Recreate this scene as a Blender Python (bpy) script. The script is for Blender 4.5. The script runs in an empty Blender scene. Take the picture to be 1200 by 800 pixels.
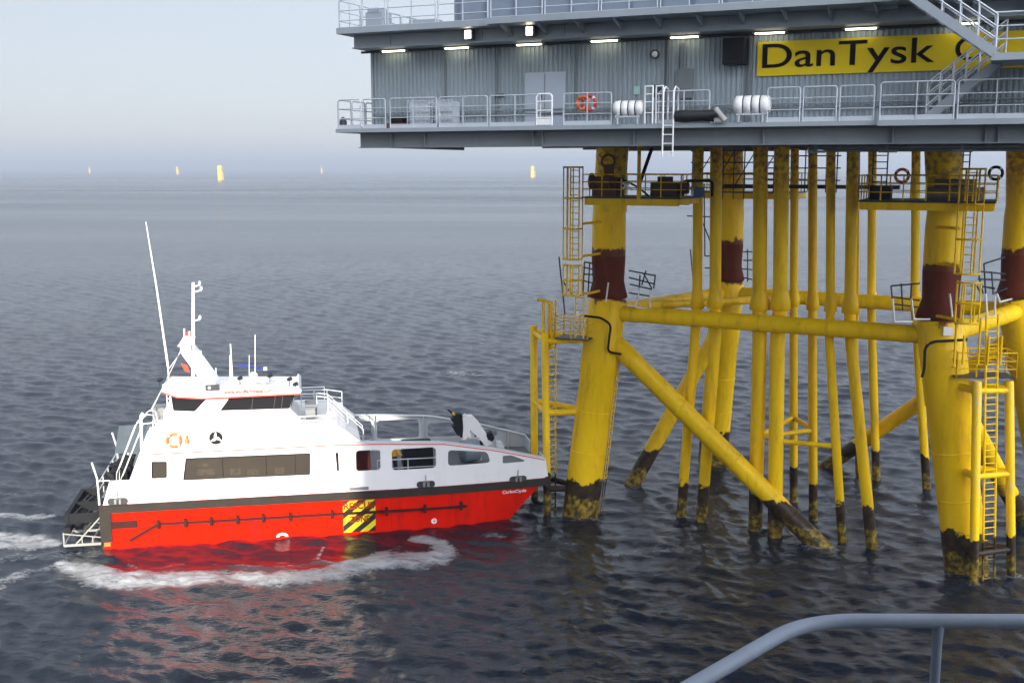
import bpy, bmesh, math, random
import numpy as np
from mathutils import Vector, Matrix
random.seed(7); np.random.seed(7)
R = math.radians
S = bpy.context.scene
C = S.collection

# ------------------------------------------------------------------ camera
F_PX, EYE, HOR = 1300.0, 18.7, 195.0           # focal length (px of a 1200 px wide picture), eye height, eye level
PITCH = math.atan((400 - HOR) / F_PX)
cam_d = bpy.data.cameras.new('camera'); cam = bpy.data.objects.new('camera', cam_d); C.objects.link(cam)
cam.location = (0, 0, EYE); cam.rotation_euler = (math.pi/2 - PITCH, 0, 0)
cam_d.sensor_width = 36; cam_d.lens = F_PX/1200*36
cam_d.clip_start = 0.05; cam_d.clip_end = 40000
S.camera = cam
S.render.resolution_x, S.render.resolution_y = 1024, 682

# ------------------------------------------------------------------ light
SUN_EL, SUN_B = 17.0, 12.0                     # sun is low behind the camera, a little to the left
world = bpy.data.worlds.new('World'); S.world = world; world.use_nodes = True
wn = world.node_tree.nodes; wl = world.node_tree.links
sky = wn.new('ShaderNodeTexSky'); sky.sky_type = 'NISHITA'; sky.sun_disc = False
sky.sun_elevation = R(SUN_EL); sky.sun_rotation = R(180 + SUN_B)
sky.air_density = 1.0; sky.dust_density = 0.6; sky.ozone_density = 2.0; sky.altitude = 0
veil = wn.new('ShaderNodeMix'); veil.data_type = 'RGBA'; veil.inputs[0].default_value = .80   # thin even overcast over the sky
wl.new(sky.outputs[0], veil.inputs[6]); 
# unseen glow added to the sky behind right of the camera, brightens shaded sides
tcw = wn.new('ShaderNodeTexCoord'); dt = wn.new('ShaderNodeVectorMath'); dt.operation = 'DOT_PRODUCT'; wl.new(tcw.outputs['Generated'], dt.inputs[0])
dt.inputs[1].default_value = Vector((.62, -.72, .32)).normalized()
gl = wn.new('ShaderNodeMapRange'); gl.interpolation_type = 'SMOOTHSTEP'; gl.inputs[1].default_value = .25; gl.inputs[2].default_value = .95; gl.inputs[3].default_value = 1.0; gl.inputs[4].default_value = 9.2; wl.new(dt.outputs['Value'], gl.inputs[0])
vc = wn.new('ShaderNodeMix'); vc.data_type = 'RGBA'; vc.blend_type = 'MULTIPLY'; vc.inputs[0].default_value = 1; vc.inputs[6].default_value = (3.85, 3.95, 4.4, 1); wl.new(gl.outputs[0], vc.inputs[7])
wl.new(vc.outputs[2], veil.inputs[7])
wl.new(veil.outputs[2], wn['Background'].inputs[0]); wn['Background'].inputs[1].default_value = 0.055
sd = bpy.data.lights.new('sun', 'SUN'); sun = bpy.data.objects.new('sun', sd); C.objects.link(sun)
sd.energy = 3.2; sd.angle = R(1.0); sd.color = (1.0, 0.90, 0.76)
sv = Vector((-math.sin(R(SUN_B))*math.cos(R(SUN_EL)), -math.cos(R(SUN_B))*math.cos(R(SUN_EL)), math.sin(R(SUN_EL))))
sun.rotation_euler = sv.to_track_quat('Z', 'Y').to_euler()
sun.location = (-20, -60, 60)
vs = S.view_settings; vs.view_transform = 'Standard'; vs.look = 'None'; vs.gamma = 1; vs.use_curve_mapping = False
vs.exposure = 1.75

# ------------------------------------------------------------------ measuring helpers (photo point -> metres)
cp_, sp_ = math.cos(PITCH), math.sin(PITCH)
def ray(x, y):
    u = (x-600)/F_PX; v = (400-y)/F_PX
    return (u, cp_ + v*sp_, -sp_ + v*cp_)
def onz(x, y, z=0.):
    r = ray(x, y); t = (z-EYE)/r[2]; return Vector((r[0]*t, r[1]*t, z))
def onY(x, y, Y):
    r = ray(x, y); t = Y/r[1]; return Vector((r[0]*t, Y, EYE + r[2]*t))
def onpl(x, y, P, a):
    r = ray(x, y); n = (-math.sin(a), math.cos(a))
    t = (P[0]*n[0]+P[1]*n[1])/(r[0]*n[0]+r[1]*n[1])
    X, Y = r[0]*t, r[1]*t
    return ((X-P[0])*math.cos(a)+(Y-P[1])*math.sin(a), EYE + r[2]*t)

# ------------------------------------------------------------------ materials
def mat(name, col, rough=0.5, metal=0.0, var=0.12, scale=1.5, dirt=None, dirt_amt=0.0, bump=0.0, emit=None, spec=0.5, coat=0.0, streak=False):
    m = bpy.data.materials.new(name); m.use_nodes = True
    nt = m.node_tree; N = nt.nodes; L = nt.links; b = N['Principled BSDF']
    b.inputs['Roughness'].default_value = rough; b.inputs['Metallic'].default_value = metal
    b.inputs['Specular IOR Level'].default_value = spec; b.inputs['Coat Weight'].default_value = coat
    geo = N.new('ShaderNodeNewGeometry')
    mp = N.new('ShaderNodeMapping'); L.new(geo.outputs['Position'], mp.inputs[0])
    if streak: mp.inputs['Scale'].default_value = (1, 1, 0.18)
    n1 = N.new('ShaderNodeTexNoise'); n1.inputs['Scale'].default_value = scale; n1.inputs['Detail'].default_value = 6; n1.inputs['Roughness'].default_value = .65
    L.new(mp.outputs[0], n1.inputs['Vector'])
    mr = N.new('ShaderNodeMapRange'); mr.inputs[1].default_value = .25; mr.inputs[2].default_value = .75
    mr.inputs[3].default_value = 1-var; mr.inputs[4].default_value = 1+var
    L.new(n1.outputs[0], mr.inputs[0])
    mx = N.new('ShaderNodeMix'); mx.data_type = 'RGBA'; mx.blend_type = 'MULTIPLY'; mx.inputs[0].default_value = 1
    mx.inputs[6].default_value = (*col, 1); L.new(mr.outputs[0], mx.inputs[7])
    out = mx.outputs[2]
    if dirt is not None:
        n2 = N.new('ShaderNodeTexNoise'); n2.inputs['Scale'].default_value = scale*2.3; n2.inputs['Detail'].default_value = 8; n2.inputs['Roughness'].default_value = .7
        L.new(mp.outputs[0], n2.inputs['Vector'])
        r2 = N.new('ShaderNodeMapRange'); r2.inputs[1].default_value = .52; r2.inputs[2].default_value = .75; r2.inputs[4].default_value = dirt_amt
        L.new(n2.outputs[0], r2.inputs[0])
        m2 = N.new('ShaderNodeMix'); m2.data_type = 'RGBA'; L.new(r2.outputs[0], m2.inputs[0]); L.new(out, m2.inputs[6]); m2.inputs[7].default_value = (*dirt, 1)
        out = m2.outputs[2]
    L.new(out, b.inputs['Base Color'])
    if bump:
        bp = N.new('ShaderNodeBump'); bp.inputs['Strength'].default_value = bump; bp.inputs['Distance'].default_value = .02
        n3 = N.new('ShaderNodeTexNoise'); n3.inputs['Scale'].default_value = 9; n3.inputs['Detail'].default_value = 5; L.new(geo.outputs['Position'], n3.inputs['Vector'])
        L.new(n3.outputs[0], bp.inputs['Height']); L.new(bp.outputs[0], b.inputs['Normal'])
    if emit:
        b.inputs['Emission Color'].default_value = (*emit[0], 1); b.inputs['Emission Strength'].default_value = emit[1]
    m['out'] = 1
    return m

def marine_yellow(wear=(0.30, 0.15, 0.02), amt=.6, nm='yellow_coating', band=False):
    """yellow coating; maroon primer band on the legs; marine growth with a ragged edge near the water"""
    m = mat(nm, (0.86, 0.55, 0.001), .42, spec=.2, var=.14, scale=.9, dirt=wear, dirt_amt=amt, streak=True, bump=.12)
    nt = m.node_tree; N = nt.nodes; L = nt.links; b = N['Principled BSDF']
    src = b.inputs['Base Color'].links[0].from_socket
    geo = N.new('ShaderNodeNewGeometry'); sp = N.new('ShaderNodeSeparateXYZ'); L.new(geo.outputs['Position'], sp.inputs[0])
    n = N.new('ShaderNodeTexNoise'); n.inputs['Scale'].default_value = 1.3; n.inputs['Detail'].default_value = 6; n.inputs['Roughness'].default_value = .65
    L.new(geo.outputs['Position'], n.inputs['Vector'])
    off = N.new('ShaderNodeMath'); off.operation = 'MULTIPLY_ADD'; off.inputs[1].default_value = 1.8; off.inputs[2].default_value = -.9; L.new(n.outputs[0], off.inputs[0])
    z = N.new('ShaderNodeMath'); z.operation = 'ADD'; L.new(sp.outputs[2], z.inputs[0]); L.new(off.outputs[0], z.inputs[1])
    # growth colour: brown weed above, yellow green slime below
    n2 = N.new('ShaderNodeTexNoise'); n2.inputs['Scale'].default_value = 4; n2.inputs['Detail'].default_value = 6; L.new(geo.outputs['Position'], n2.inputs['Vector'])
    cr = N.new('ShaderNodeValToRGB'); cr.color_ramp.elements[0].position = .35; cr.color_ramp.elements[0].color = (.018, .012, .008, 1)
    cr.color_ramp.elements[1].position = .7; cr.color_ramp.elements[1].color = (.06, .035, .012, 1); L.new(n2.outputs[0], cr.inputs[0])
    cr2 = N.new('ShaderNodeValToRGB'); cr2.color_ramp.elements[0].position = .42; cr2.color_ramp.elements[0].color = (.05, .035, .012, 1)
    cr2.color_ramp.elements[1].position = .68; cr2.color_ramp.elements[1].color = (.36, .25, .02, 1); L.new(n2.outputs[0], cr2.inputs[0])
    lo = N.new('ShaderNodeMapRange'); lo.inputs[1].default_value = .9; lo.inputs[2].default_value = 1.05; L.new(z.outputs[0], lo.inputs[0])
    g = N.new('ShaderNodeMix'); g.data_type = 'RGBA'; L.new(lo.outputs[0], g.inputs[0]); L.new(cr2.outputs[0], g.inputs[6]); L.new(cr.outputs[0], g.inputs[7])
    up = N.new('ShaderNodeMapRange'); up.inputs[1].default_value = 1.95; up.inputs[2].default_value = 2.05; L.new(z.outputs[0], up.inputs[0])
    f = N.new('ShaderNodeMix'); f.data_type = 'RGBA'; L.new(up.outputs[0], f.inputs[0]); L.new(g.outputs[2], f.inputs[6]); L.new(src, f.inputs[7])
    ru = N.new('ShaderNodeMapRange'); ru.inputs[1].default_value = 16.9; ru.inputs[2].default_value = 18.6; ru.inputs[4].default_value = 1.0; L.new(z.outputs[0], ru.inputs[0])
    rn = N.new('ShaderNodeMapRange'); rn.inputs[1].default_value = .42; rn.inputs[2].default_value = .62; L.new(n2.outputs[0], rn.inputs[0])
    rm = N.new('ShaderNodeMath'); rm.operation = 'MULTIPLY'; L.new(ru.outputs[0], rm.inputs[0]); L.new(rn.outputs[0], rm.inputs[1])
    r2 = N.new('ShaderNodeMath'); r2.operation = 'MULTIPLY'; L.new(rm.outputs[0], r2.inputs[0]); r2.inputs[1].default_value = .8
    fin = N.new('ShaderNodeMix'); fin.data_type = 'RGBA'; L.new(r2.outputs[0], fin.inputs[0]); L.new(f.outputs[2], fin.inputs[6]); fin.inputs[7].default_value = (.22, .09, .015, 1)
    # primer overspray with a ragged edge above and below the dark bands
    pu = N.new('ShaderNodeMapRange'); pu.inputs[1].default_value = 14.45; pu.inputs[2].default_value = 14.3; pu.inputs[3].default_value = 0; pu.inputs[4].default_value = 1; L.new(z.outputs[0], pu.inputs[0])
    pd = N.new('ShaderNodeMapRange'); pd.inputs[1].default_value = 11.55; pd.inputs[2].default_value = 11.7; L.new(z.outputs[0], pd.inputs[0])
    pm = N.new('ShaderNodeMath'); pm.operation = 'MULTIPLY'; L.new(pu.outputs[0], pm.inputs[0]); L.new(pd.outputs[0], pm.inputs[1])
    f2 = N.new('ShaderNodeMix'); f2.data_type = 'RGBA'; L.new(pm.outputs[0], f2.inputs[0]); L.new(fin.outputs[2], f2.inputs[6]); f2.inputs[7].default_value = (.12, .03, .008, 1)
    L.new((f2 if band else fin).outputs[2], b.inputs['Base Color'])
    return m

Y_ = marine_yellow()
Y_LEG = marine_yellow(nm='leg_coating', band=True)
Y_WORN = marine_yellow((.42, .40, .33), 1.0, 'worn_yellow_coating')
MAROON = mat('maroon_primer', (.10, .018, .006), .7, spec=.15, var=.3, scale=1.2, dirt=(.17, .06, .03), dirt_amt=.5, streak=True, bump=.2)
GREY = mat('grey_coating', (.27, .31, .335), .5, var=.06, scale=.8, dirt=(.18, .19, .18), dirt_amt=.3, streak=True)
DGREY = mat('dark_grey_coating', (.15, .17, .18), .55, var=.08, scale=.7, dirt=(.1, .1, .1), dirt_amt=.3, streak=True)
CLAD = mat('cladding', (.28, .335, .36), .5, var=.08, scale=.6, dirt=(.2, .21, .2), dirt_amt=.5, streak=True)
RAIL = mat('galvanised', (.48, .52, .56), .45, metal=.15, var=.08)
WRAIL = mat('white_rail', (.8, .8, .78), .4, var=.05)
DOORM = mat('door_paint', (.38, .43, .49), .45, var=.03)
BLACK = mat('black_paint', (.008, .009, .011), .6, var=.3, scale=3, spec=.2)
LETTER = mat('black_lettering', (.006, .006, .008), .9, var=.05, spec=.1)
STEELD = mat('dark_steel', (.05, .052, .06), .5, metal=.4, var=.2)
SIGNY = mat('sign_yellow', (.68, .50, .002), .55, spec=.25, var=.04, scale=.7)
WHITE = mat('white_gelcoat', (.76, .76, .755), .28, var=.02, scale=.6, dirt=(.50, .46, .40), dirt_amt=.32, streak=True, coat=.3)
RED = mat('red_topside_paint', (.68, .010, .001), .55, var=.10, scale=.8, dirt=(.28, .012, .006), dirt_amt=.75, streak=True, spec=.02)
TXR = mat('warning_red', (.30, .035, .006), .6, var=.03, spec=.1)
REDL = mat('red_line', (.65, .05, .03), .4, var=.03)
RUB = mat('rubber', (.030, .025, .020), .75, spec=.2, var=.25, bump=.3)
RUBR = mat('reddish_rub_rail', (.04, .008, .006), .7, spec=.2, var=.25)
TINT = mat('tinted_glass', (.05, .043, .034), .06, var=.15, scale=.5, spec=.8)
GLASSD = mat('dark_glass', (.018, .018, .02), .05, var=.1, spec=.7)
ORANGE = mat('orange_plastic', (.75, .16, .02), .5, var=.05)
REDP = mat('red_plastic', (.55, .04, .02), .5, var=.08)
DECK = mat('deck_paint', (.16, .17, .18), .7, var=.12)
ALU = mat('aluminium', (.34, .35, .33), .42, metal=.5, var=.12, dirt=(.25, .2, .14), dirt_amt=.5)
LIGHTGREY = mat('light_grey_paint', (.52, .55, .57), .4, var=.05, dirt=(.33, .33, .33), dirt_amt=.2, streak=True)
BLUE = mat('blue_paint', (.01, .025, .22), .35, var=.05)
RAFT = mat('raft_white', (.74, .74, .72), .35, var=.04)
HVY = mat('hi_vis_yellow', (.8, .42, .02), .7, var=.08)
SKIN = mat('skin', (.5, .3, .22), .5, var=.04)
NAVY = mat('navy_cloth', (.02, .025, .05), .8, var=.1)
TUBE = mat('fluorescent_tube', (1, 1, .95), .4, emit=((1, .93, .68), 2.2))
FLOOD = mat('flood_lens', (1, 1, .9), .3, emit=((1, .86, .62), 3))
SHIPR = mat('ship_rail_paint', (.20, .24, .30), .5, var=.10, scale=14, dirt=(.2,.2,.2), dirt_amt=.35, bump=.12, spec=.3)
SHIPW = mat('ship_house_paint', (.5, .5, .48), .5, var=.05)
TARP = mat('black_tarpaulin', (.012, .012, .013), .55, var=.3, bump=.4)
GREENS = mat('green_sign', (.02, .22, .12), .5, var=.03)
TPY = mat('foundation_yellow', (.72, .44, .03), .5, var=.05)
GSCREEN = mat('shaded_grey_screen', (.07, .09, .11), .3, var=.2, spec=.3)  # grey screen colour, darkened to stand in for shade on the stern panels
BROWNR = mat('rusty_brown', (.14, .05, .025), .7, var=.3)

# ------------------------------------------------------------------ mesh builder
class MB:
    def __init__(s): s.v = []; s.f = []; s.sm = []
    def add(s, vs, fs, smooth=False):
        o = len(s.v); s.v += [tuple(v) for v in vs]
        for f in fs: s.f.append(tuple(o+i for i in f)); s.sm.append(smooth)
        return s
    def box(s, a, b, M=None):
        x0, y0, z0 = [min(a[i], b[i]) for i in range(3)]; x1, y1, z1 = [max(a[i], b[i]) for i in range(3)]
        vs = [(x, y, z) for x in (x0, x1) for y in (y0, y1) for z in (z0, z1)]
        if M is not None: vs = [M @ Vector(v) for v in vs]
        return s.add(vs, [(0,1,3,2), (4,6,7,5), (0,4,5,1), (2,3,7,6), (0,2,6,4), (1,5,7,3)])
    def bar(s, p, q, w, h=None, up=(0,0,1)):
        """rectangular bar from p to q"""
        h = w if h is None else h
        p = Vector(p); q = Vector(q); d = (q-p); L = d.length
        if L < 1e-6: return s
        d.normalize(); u = Vector(up)
        if abs(d.dot(u)) > .98: u = Vector((1,0,0))
        a = d.cross(u).normalized(); c = a.cross(d)
        vs = [P + a*(i*w/2) + c*(j*h/2) for P in (p, q) for i, j in ((-1,-1), (1,-1), (1,1), (-1,1))]
        return s.add(vs, [(0,3,2,1), (4,5,6,7), (0,1,5,4), (1,2,6,5), (2,3,7,6), (3,0,4,7)])
    def path(s, pts, r, n=10, caps=True, closed=False):
        pts = [Vector(p) for p in pts]
        rs = r if isinstance(r, (list, tuple)) else [r]*len(pts)
        m = len(pts); ring = []
        dirs = []
        for i in range(m):
            if closed: a = pts[(i-1) % m]; b = pts[(i+1) % m]; d = (b-a)
            elif i == 0: d = pts[1]-pts[0]
            elif i == m-1: d = pts[-1]-pts[-2]
            else: d = (pts[i]-pts[i-1]).normalized() + (pts[i+1]-pts[i]).normalized()
            dirs.append(d.normalized())
        up = Vector((0,0,1)) if abs(dirs[0].z) < .9 else Vector((1,0,0))
        a = dirs[0].cross(up).normalized()
        vs = []
        for i in range(m):
            a = (a - dirs[i]*a.dot(dirs[i])).normalized(); b = dirs[i].cross(a)
            k = 1.0
            if 0 < i < m-1 and not closed:
                c = (pts[i]-pts[i-1]).normalized().dot(dirs[i]); k = 1/max(c, .5)
            for j in range(n):
                t = 2*math.pi*j/n
                vs.append(pts[i] + (a*math.cos(t) + b*math.sin(t))*rs[i]*(1 if k == 1 else (1+(k-1)*.5)))
        fs = [(i*n+j, i*n+(j+1) % n, (i+1)*n+(j+1) % n, (i+1)*n+j) for i in range(m-1) for j in range(n)]
        if closed: fs += [((m-1)*n+j, (m-1)*n+(j+1) % n, (j+1) % n, j) for j in range(n)]
        s.add(vs, fs, True)
        if caps and not closed:
            s.add(vs[:n], [tuple(range(n))[::-1]]); s.add(vs[-n:], [tuple(range(n))])
        return s
    def tube(s, p, q, r, r2=None, n=12): return s.path([p, q], [r, r if r2 is None else r2], n)
    def lathe(s, prof, org, axis=(0,0,1), n=20):
        """prof: list of (along, radius)"""
        ax = Vector(axis).normalized(); o = Vector(org)
        return s.path([o + ax*a for a, _ in prof], [max(r, .001) for _, r in prof], n)
    def prism(s, poly, fn, t0, t1, smooth=False):
        n = len(poly)
        vs = [fn(a, b, t0) for a, b in poly] + [fn(a, b, t1) for a, b in poly]
        fs = [tuple(range(n)), tuple(range(2*n-1, n-1, -1))] + [(i, i+n, (i+1) % n + n, (i+1) % n) for i in range(n)]
        return s.add(vs, fs)
    def build(s, name, m, parent=None, label=None, bevel=0):
        me = bpy.data.meshes.new(name); me.from_pydata(s.v, [], s.f)
        bm = bmesh.new(); bm.from_mesh(me); bmesh.ops.recalc_face_normals(bm, faces=bm.faces[:]); bm.to_mesh(me); bm.free()
        me.polygons.foreach_set('use_smooth', s.sm)
        me.materials.append(m); o = bpy.data.objects.new(name, me); C.objects.link(o)
        if parent: o.parent = parent
        if label: o['label'] = label
        if bevel:
            b = o.modifiers.new('bevel', 'BEVEL'); b.width = bevel; b.segments = 2; b.limit_method = 'ANGLE'; b.angle_limit = R(40)
        return o

def tag(o, label=None, cat=None, group=None, kind=None):
    if label: o['label'] = label
    if cat: o['category'] = cat
    if group: o['group'] = group
    if kind: o['kind'] = kind
    return o
def thing(name, label, cat, loc=(0,0,0), rz=0, group=None):
    o = bpy.data.objects.new(name, None); C.objects.link(o); o.location = loc; o.rotation_euler = (0, 0, rz)
    return tag(o, label, cat, group)
def sub(name, parent, label=None):
    o = bpy.data.objects.new(name, None); C.objects.link(o); o.parent = parent
    if label: o['label'] = label
    return o

def rrect(x0, z0, x1, z1, r, n=5):
    out = []
    for cx, cz, a0 in ((x1-r, z1-r, 0), (x0+r, z1-r, 90), (x0+r, z0+r, 180), (x1-r, z0+r, 270)):
        for i in range(n+1):
            a = R(a0 + 90*i/n); out.append((cx + r*math.cos(a), cz + r*math.sin(a)))
    return out
def rpoly(P, r, n=4):
    """rounded corners on any polygon"""
    out = []; m = len(P)
    for i in range(m):
        p = Vector(P[i]); a = (Vector(P[i-1])-p); b = (Vector(P[(i+1) % m])-p)
        k = min(r, a.length*.45, b.length*.45); A = p + a.normalized()*k; B = p + b.normalized()*k
        for j in range(n+1):
            t = j/n; q = A*(1-t)**2 + p*2*t*(1-t) + B*t*t; out.append((q.x, q.y))
    return out
def plate(loops, t0, t1, fn, step=None):
    """a plate with holes: first loop is the outline, others are holes; fn maps (a, b, t) to space"""
    cu = bpy.data.curves.new('tmp', 'CURVE'); cu.dimensions = '2D'; cu.fill_mode = 'BOTH'; cu.extrude = .5
    for lp in loops:
        sp = cu.splines.new('POLY'); sp.points.add(len(lp)-1)
        for i, (a, b) in enumerate(lp): sp.points[i].co = (a, b, 0, 1)
        sp.use_cyclic_u = True
    ob = bpy.data.objects.new('tmp', cu); C.objects.link(ob)
    me = bpy.data.meshes.new_from_object(ob.evaluated_get(bpy.context.evaluated_depsgraph_get()))
    bm = bmesh.new(); bm.from_mesh(me); bmesh.ops.remove_doubles(bm, verts=bm.verts, dist=1e-5)
    if step:
        xs = [v.co.x for v in bm.verts]; x = min(xs) + step
        while x < max(xs):
            bmesh.ops.bisect_plane(bm, geom=bm.verts[:]+bm.edges[:]+bm.faces[:], plane_co=(x, 0, 0), plane_no=(1, 0, 0)); x += step
    bm.verts.ensure_lookup_table()
    mb = MB(); mb.add([fn(v.co.x, v.co.y, t0 if v.co.z < 0 else t1) for v in bm.verts], [tuple(v.index for v in f.verts) for f in bm.faces])
    bm.free(); C.objects.unlink(ob); bpy.data.objects.remove(ob); bpy.data.curves.remove(cu); bpy.data.meshes.remove(me)
    return mb
def lettering(txt, x0, x1, z0, z1, fn, thick=.01, xh=None, weight=0.0):
    """flat letters; x0..x1 is the width and z0..z1 the height of the whole string's box"""
    cu = bpy.data.curves.new('tmp', 'FONT'); cu.body = txt; cu.size = 1; cu.extrude = .5; cu.offset = weight; cu.resolution_u = 6
    ob = bpy.data.objects.new('tmp', cu); C.objects.link(ob)
    me = bpy.data.meshes.new_from_object(ob.evaluated_get(bpy.context.evaluated_depsgraph_get()))
    X = [v.co.x for v in me.vertices]; Z = [v.co.y for v in me.vertices]
    ax, bx_, az, bz = min(X), max(X), min(Z), max(Z)
    mb = MB(); mb.add([fn(x0+(v.co.x-ax)/(bx_-ax)*(x1-x0), z0+(v.co.y-az)/(bz-az)*(z1-z0), 0 if v.co.z < 0 else thick) for v in me.vertices], [tuple(p.vertices) for p in me.polygons])
    C.objects.unlink(ob); bpy.data.objects.remove(ob); bpy.data.curves.remove(cu); bpy.data.meshes.remove(me)
    return mb

def rail_panel(p, q, h=1.1, mid=1, r=.024, bars=(.37, .72), toe=.14, M=None):
    """one railing panel: rounded top frame, middle posts, bars, toe board"""
    mb = MB(); p = Vector(p); q = Vector(q); d = (q-p).normalized(); k = .07
    up = Vector((0,0,1))
    mb.path([p, p+up*(h-k), p+up*(h-k*.3)+d*k*.3, p+up*h+d*k, q+up*h-d*k, q+up*(h-k*.3)-d*k*.3, q+up*(h-k), q], r, 7)
    for b in bars: mb.tube(p+up*b, q+up*b, r*.8, n=6)
    for i in range(mid):
        c = p.lerp(q, (i+1)/(mid+1)); mb.bar(c, c+up*h, r*2.4, r*1.2)
    if toe: mb.bar(p+up*toe/2, q+up*toe/2, .012, toe)
    return mb
def railing(parent, pts, m, h=1.1, panel=2.0, gap=.1, name='railing', **kw):
    for a, b in zip(pts[:-1], pts[1:]):
        a = Vector(a); b = Vector(b); L = (b-a).length; n = max(1, round(L/panel)); d = (b-a)/L
        for i in range(n):
            rail_panel(a + d*(L*i/n + gap/2), a + d*(L*(i+1)/n - gap/2), h, mid=1 if L/n > 1.2 else 0, **kw).build(name, m, parent)
def railmesh(mb, pts, h=1.1, bars=(.37, .73, 1.1), sp=1.3, r=.03):
    up = Vector((0,0,1))
    for a, b in zip(pts[:-1], pts[1:]):
        a = Vector(a); b = Vector(b)
        for z in bars: mb.tube(a+up*z, b+up*z, r*(1 if z == h else .8), n=6)
        n = max(1, round((b-a).length/sp))
        for i in range(n+1): c = a.lerp(b, i/n); mb.tube(c, c+up*h, r, n=6)
def ladder(mb, p, q, w, across, r=.03, sp=.3, cage=None, back=(0,-1,0)):
    p = Vector(p); q = Vector(q); c = Vector(across).normalized()*w/2
    mb.tube(p-c, q-c, r, n=6); mb.tube(p+c, q+c, r, n=6)
    n = int((q-p).length/sp)
    for i in range(n): a = p.lerp(q, (i+.5)/n); mb.tube(a-c, a+c, r*.6, n=5)

# ================================================================== SEA
def build_sea():
    # polar sheet centred under the camera; fine where the camera looks, coarse elsewhere
    ang = np.concatenate([np.radians(np.arange(-180, -42, 3.0)), np.radians(np.arange(-42, 42, 0.11)), np.radians(np.arange(42, 180, 3.0))])
    rad = [0.5, 6, 14, 24]
    r = 30.0
    while r < 420: rad.append(r); r *= 1.0036 if r < 110 else 1.006
    while r < 16000: rad.append(r); r *= 1.03
    rad.append(30000.)
    rad = np.array(rad); nr, na = len(rad), len(ang)
    A, Rr = np.meshgrid(ang, rad); X = Rr*np.sin(A); Yy = Rr*np.cos(A); Z = np.zeros_like(X)
    # wave set
    rng = np.random.RandomState(3); H = np.zeros_like(X)
    for i in range(90):
        lam = 0.34*(3.0/0.34)**rng.rand(); k = 2*math.pi/lam
        th = math.radians(65) + rng.randn()*.55
        amp = .0060*lam**.66*(.6+.8*rng.rand())
        ph = rng.rand()*6.283
        g = k*(X*math.cos(th)+Yy*math.sin(th))+ph
        fade = np.clip(lam*70/Rr, 0, 1)**2
        H += amp*fade*(np.sin(g)+.25*np.sin(2*g+.6))
    # wake foam lines and smoothed water, all in metres on the sea
    def pl(P): return np.array([[onz(x, y).x, onz(x, y).y, w] for x, y, w in P])
    def dist(P):
        D = np.full(X.shape, 1e9)
        for a, b in zip(P[:-1], P[1:]):
            vx, vy = b[0]-a[0], b[1]-a[1]; L2 = vx*vx+vy*vy
            t = np.clip(((X-a[0])*vx+(Yy-a[1])*vy)/L2, 0, 1)
            w = a[2]+(b[2]-a[2])*t
            D = np.minimum(D, np.hypot(X-a[0]-t*vx, Yy-a[1]-t*vy)/w)
        return D
    foam = np.zeros_like(X)
    lines = [([(72,660,.35), (100,670,.75), (125,678,1.0), (160,681,1.0), (220,678,.95), (290,678,.85), (350,678,.9), (390,672,.9), (425,662,.9), (450,656,1.15), (485,656,1.15), (512,652,.9), (524,645,.5), (512,636,.55), (490,631,.5)], 1.0),
             ([(60,604,.3), (30,605,.5), (-60,600,.8)], .75), ([(60,637,.5), (30,635,1.0), (0,632,1.2), (-60,628,1.4)], .95),
             ([(100,655,.25), (70,662,.4), (35,668,.45), (0,684,.5), (-50,700,.6)], .6), ([(110,646,.2), (60,650,.5), (0,655,.8)], .45),
             ([(0,578,.4), (40,580,.25)], .4),
             ([(150,660,.12), (165,668,.15), (190,664,.12), (215,660,.1)], .55), ([(250,660,.1), (300,664,.12), (350,662,.1), (375,652,.1)], .5),
             ([(380,640,.1), (372,655,.12), (395,662,.12), (430,650,.12), (470,640,.1)], .6),
             ([(520,622,.15), (560,625,.3), (620,628,.3), (690,640,.25)], .35),
             ([(715,650,.3), (800,642,.35), (880,632,.3), (940,628,.2)], .42), ([(830,560,.5), (870,575,.4)], .3), ([(515,436,.6), (545,437,1.4), (560,440,.7)], .42), ([(1030,560,.3), (1080,600,.3)], .25)]
    for P, s in lines: foam = np.maximum(foam, s*np.clip(1.6-dist(pl(P)), 0, 1))
    for lx, ly, lr in ((3.72,58.27,1.0), (21.33,49.72,1.0), (12.9,69.27,1.0), (15.35,53.3,.9), (7.15,63.9,.7), (9.14,57.8,.3), (10.1,57.1,.3), (12.75,55.9,.4), (13.6,55,.4), (16.7,54,.3), (17.95,53,.3), (20.99,48.2,.3), (23.1,49,.3), (1.9,58.3,.3)):
        foam = np.maximum(foam, .62*np.clip(1.5-np.hypot(X-lx-.15, (Yy-ly+.1)*1.0)/(lr+.22), 0, 1))
    # slick beside the hull
    calm = np.clip(1.5-dist(pl([(150,655,.9), (250,657,1.1), (340,655,1.2), (420,645,1.0), (480,640,.7)])), 0, 1)
    H *= (1-.6*calm)
    H += .10*np.clip(1.3-dist(pl([(110,674,1.0), (220,680,1.0), (350,679,1.0), (440,661,1.1), (500,655,1.0)])), 0, 1)
    Z = H
    v = np.stack([X, Yy, Z], -1).reshape(-1, 3).astype(np.float32)
    i = np.arange(nr-1)[:, None]; j = np.arange(na)[None, :]; jn = (j+1) % na
    f = np.stack([i*na+j, i*na+jn, (i+1)*na+jn, (i+1)*na+j], -1).reshape(-1, 4)[:, ::-1]
    me = bpy.data.meshes.new('sea'); me.vertices.add(len(v)); me.vertices.foreach_set('co', v.ravel())
    me.loops.add(f.size); me.loops.foreach_set('vertex_index', f.ravel().astype(np.int32))
    me.polygons.add(len(f)); me.polygons.foreach_set('loop_start', (np.arange(len(f))*4).astype(np.int32)); me.polygons.foreach_set('loop_total', np.full(len(f), 4, np.int32))
    me.polygons.foreach_set('use_smooth', np.ones(len(f), bool)); me.update(); me.validate()
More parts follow.
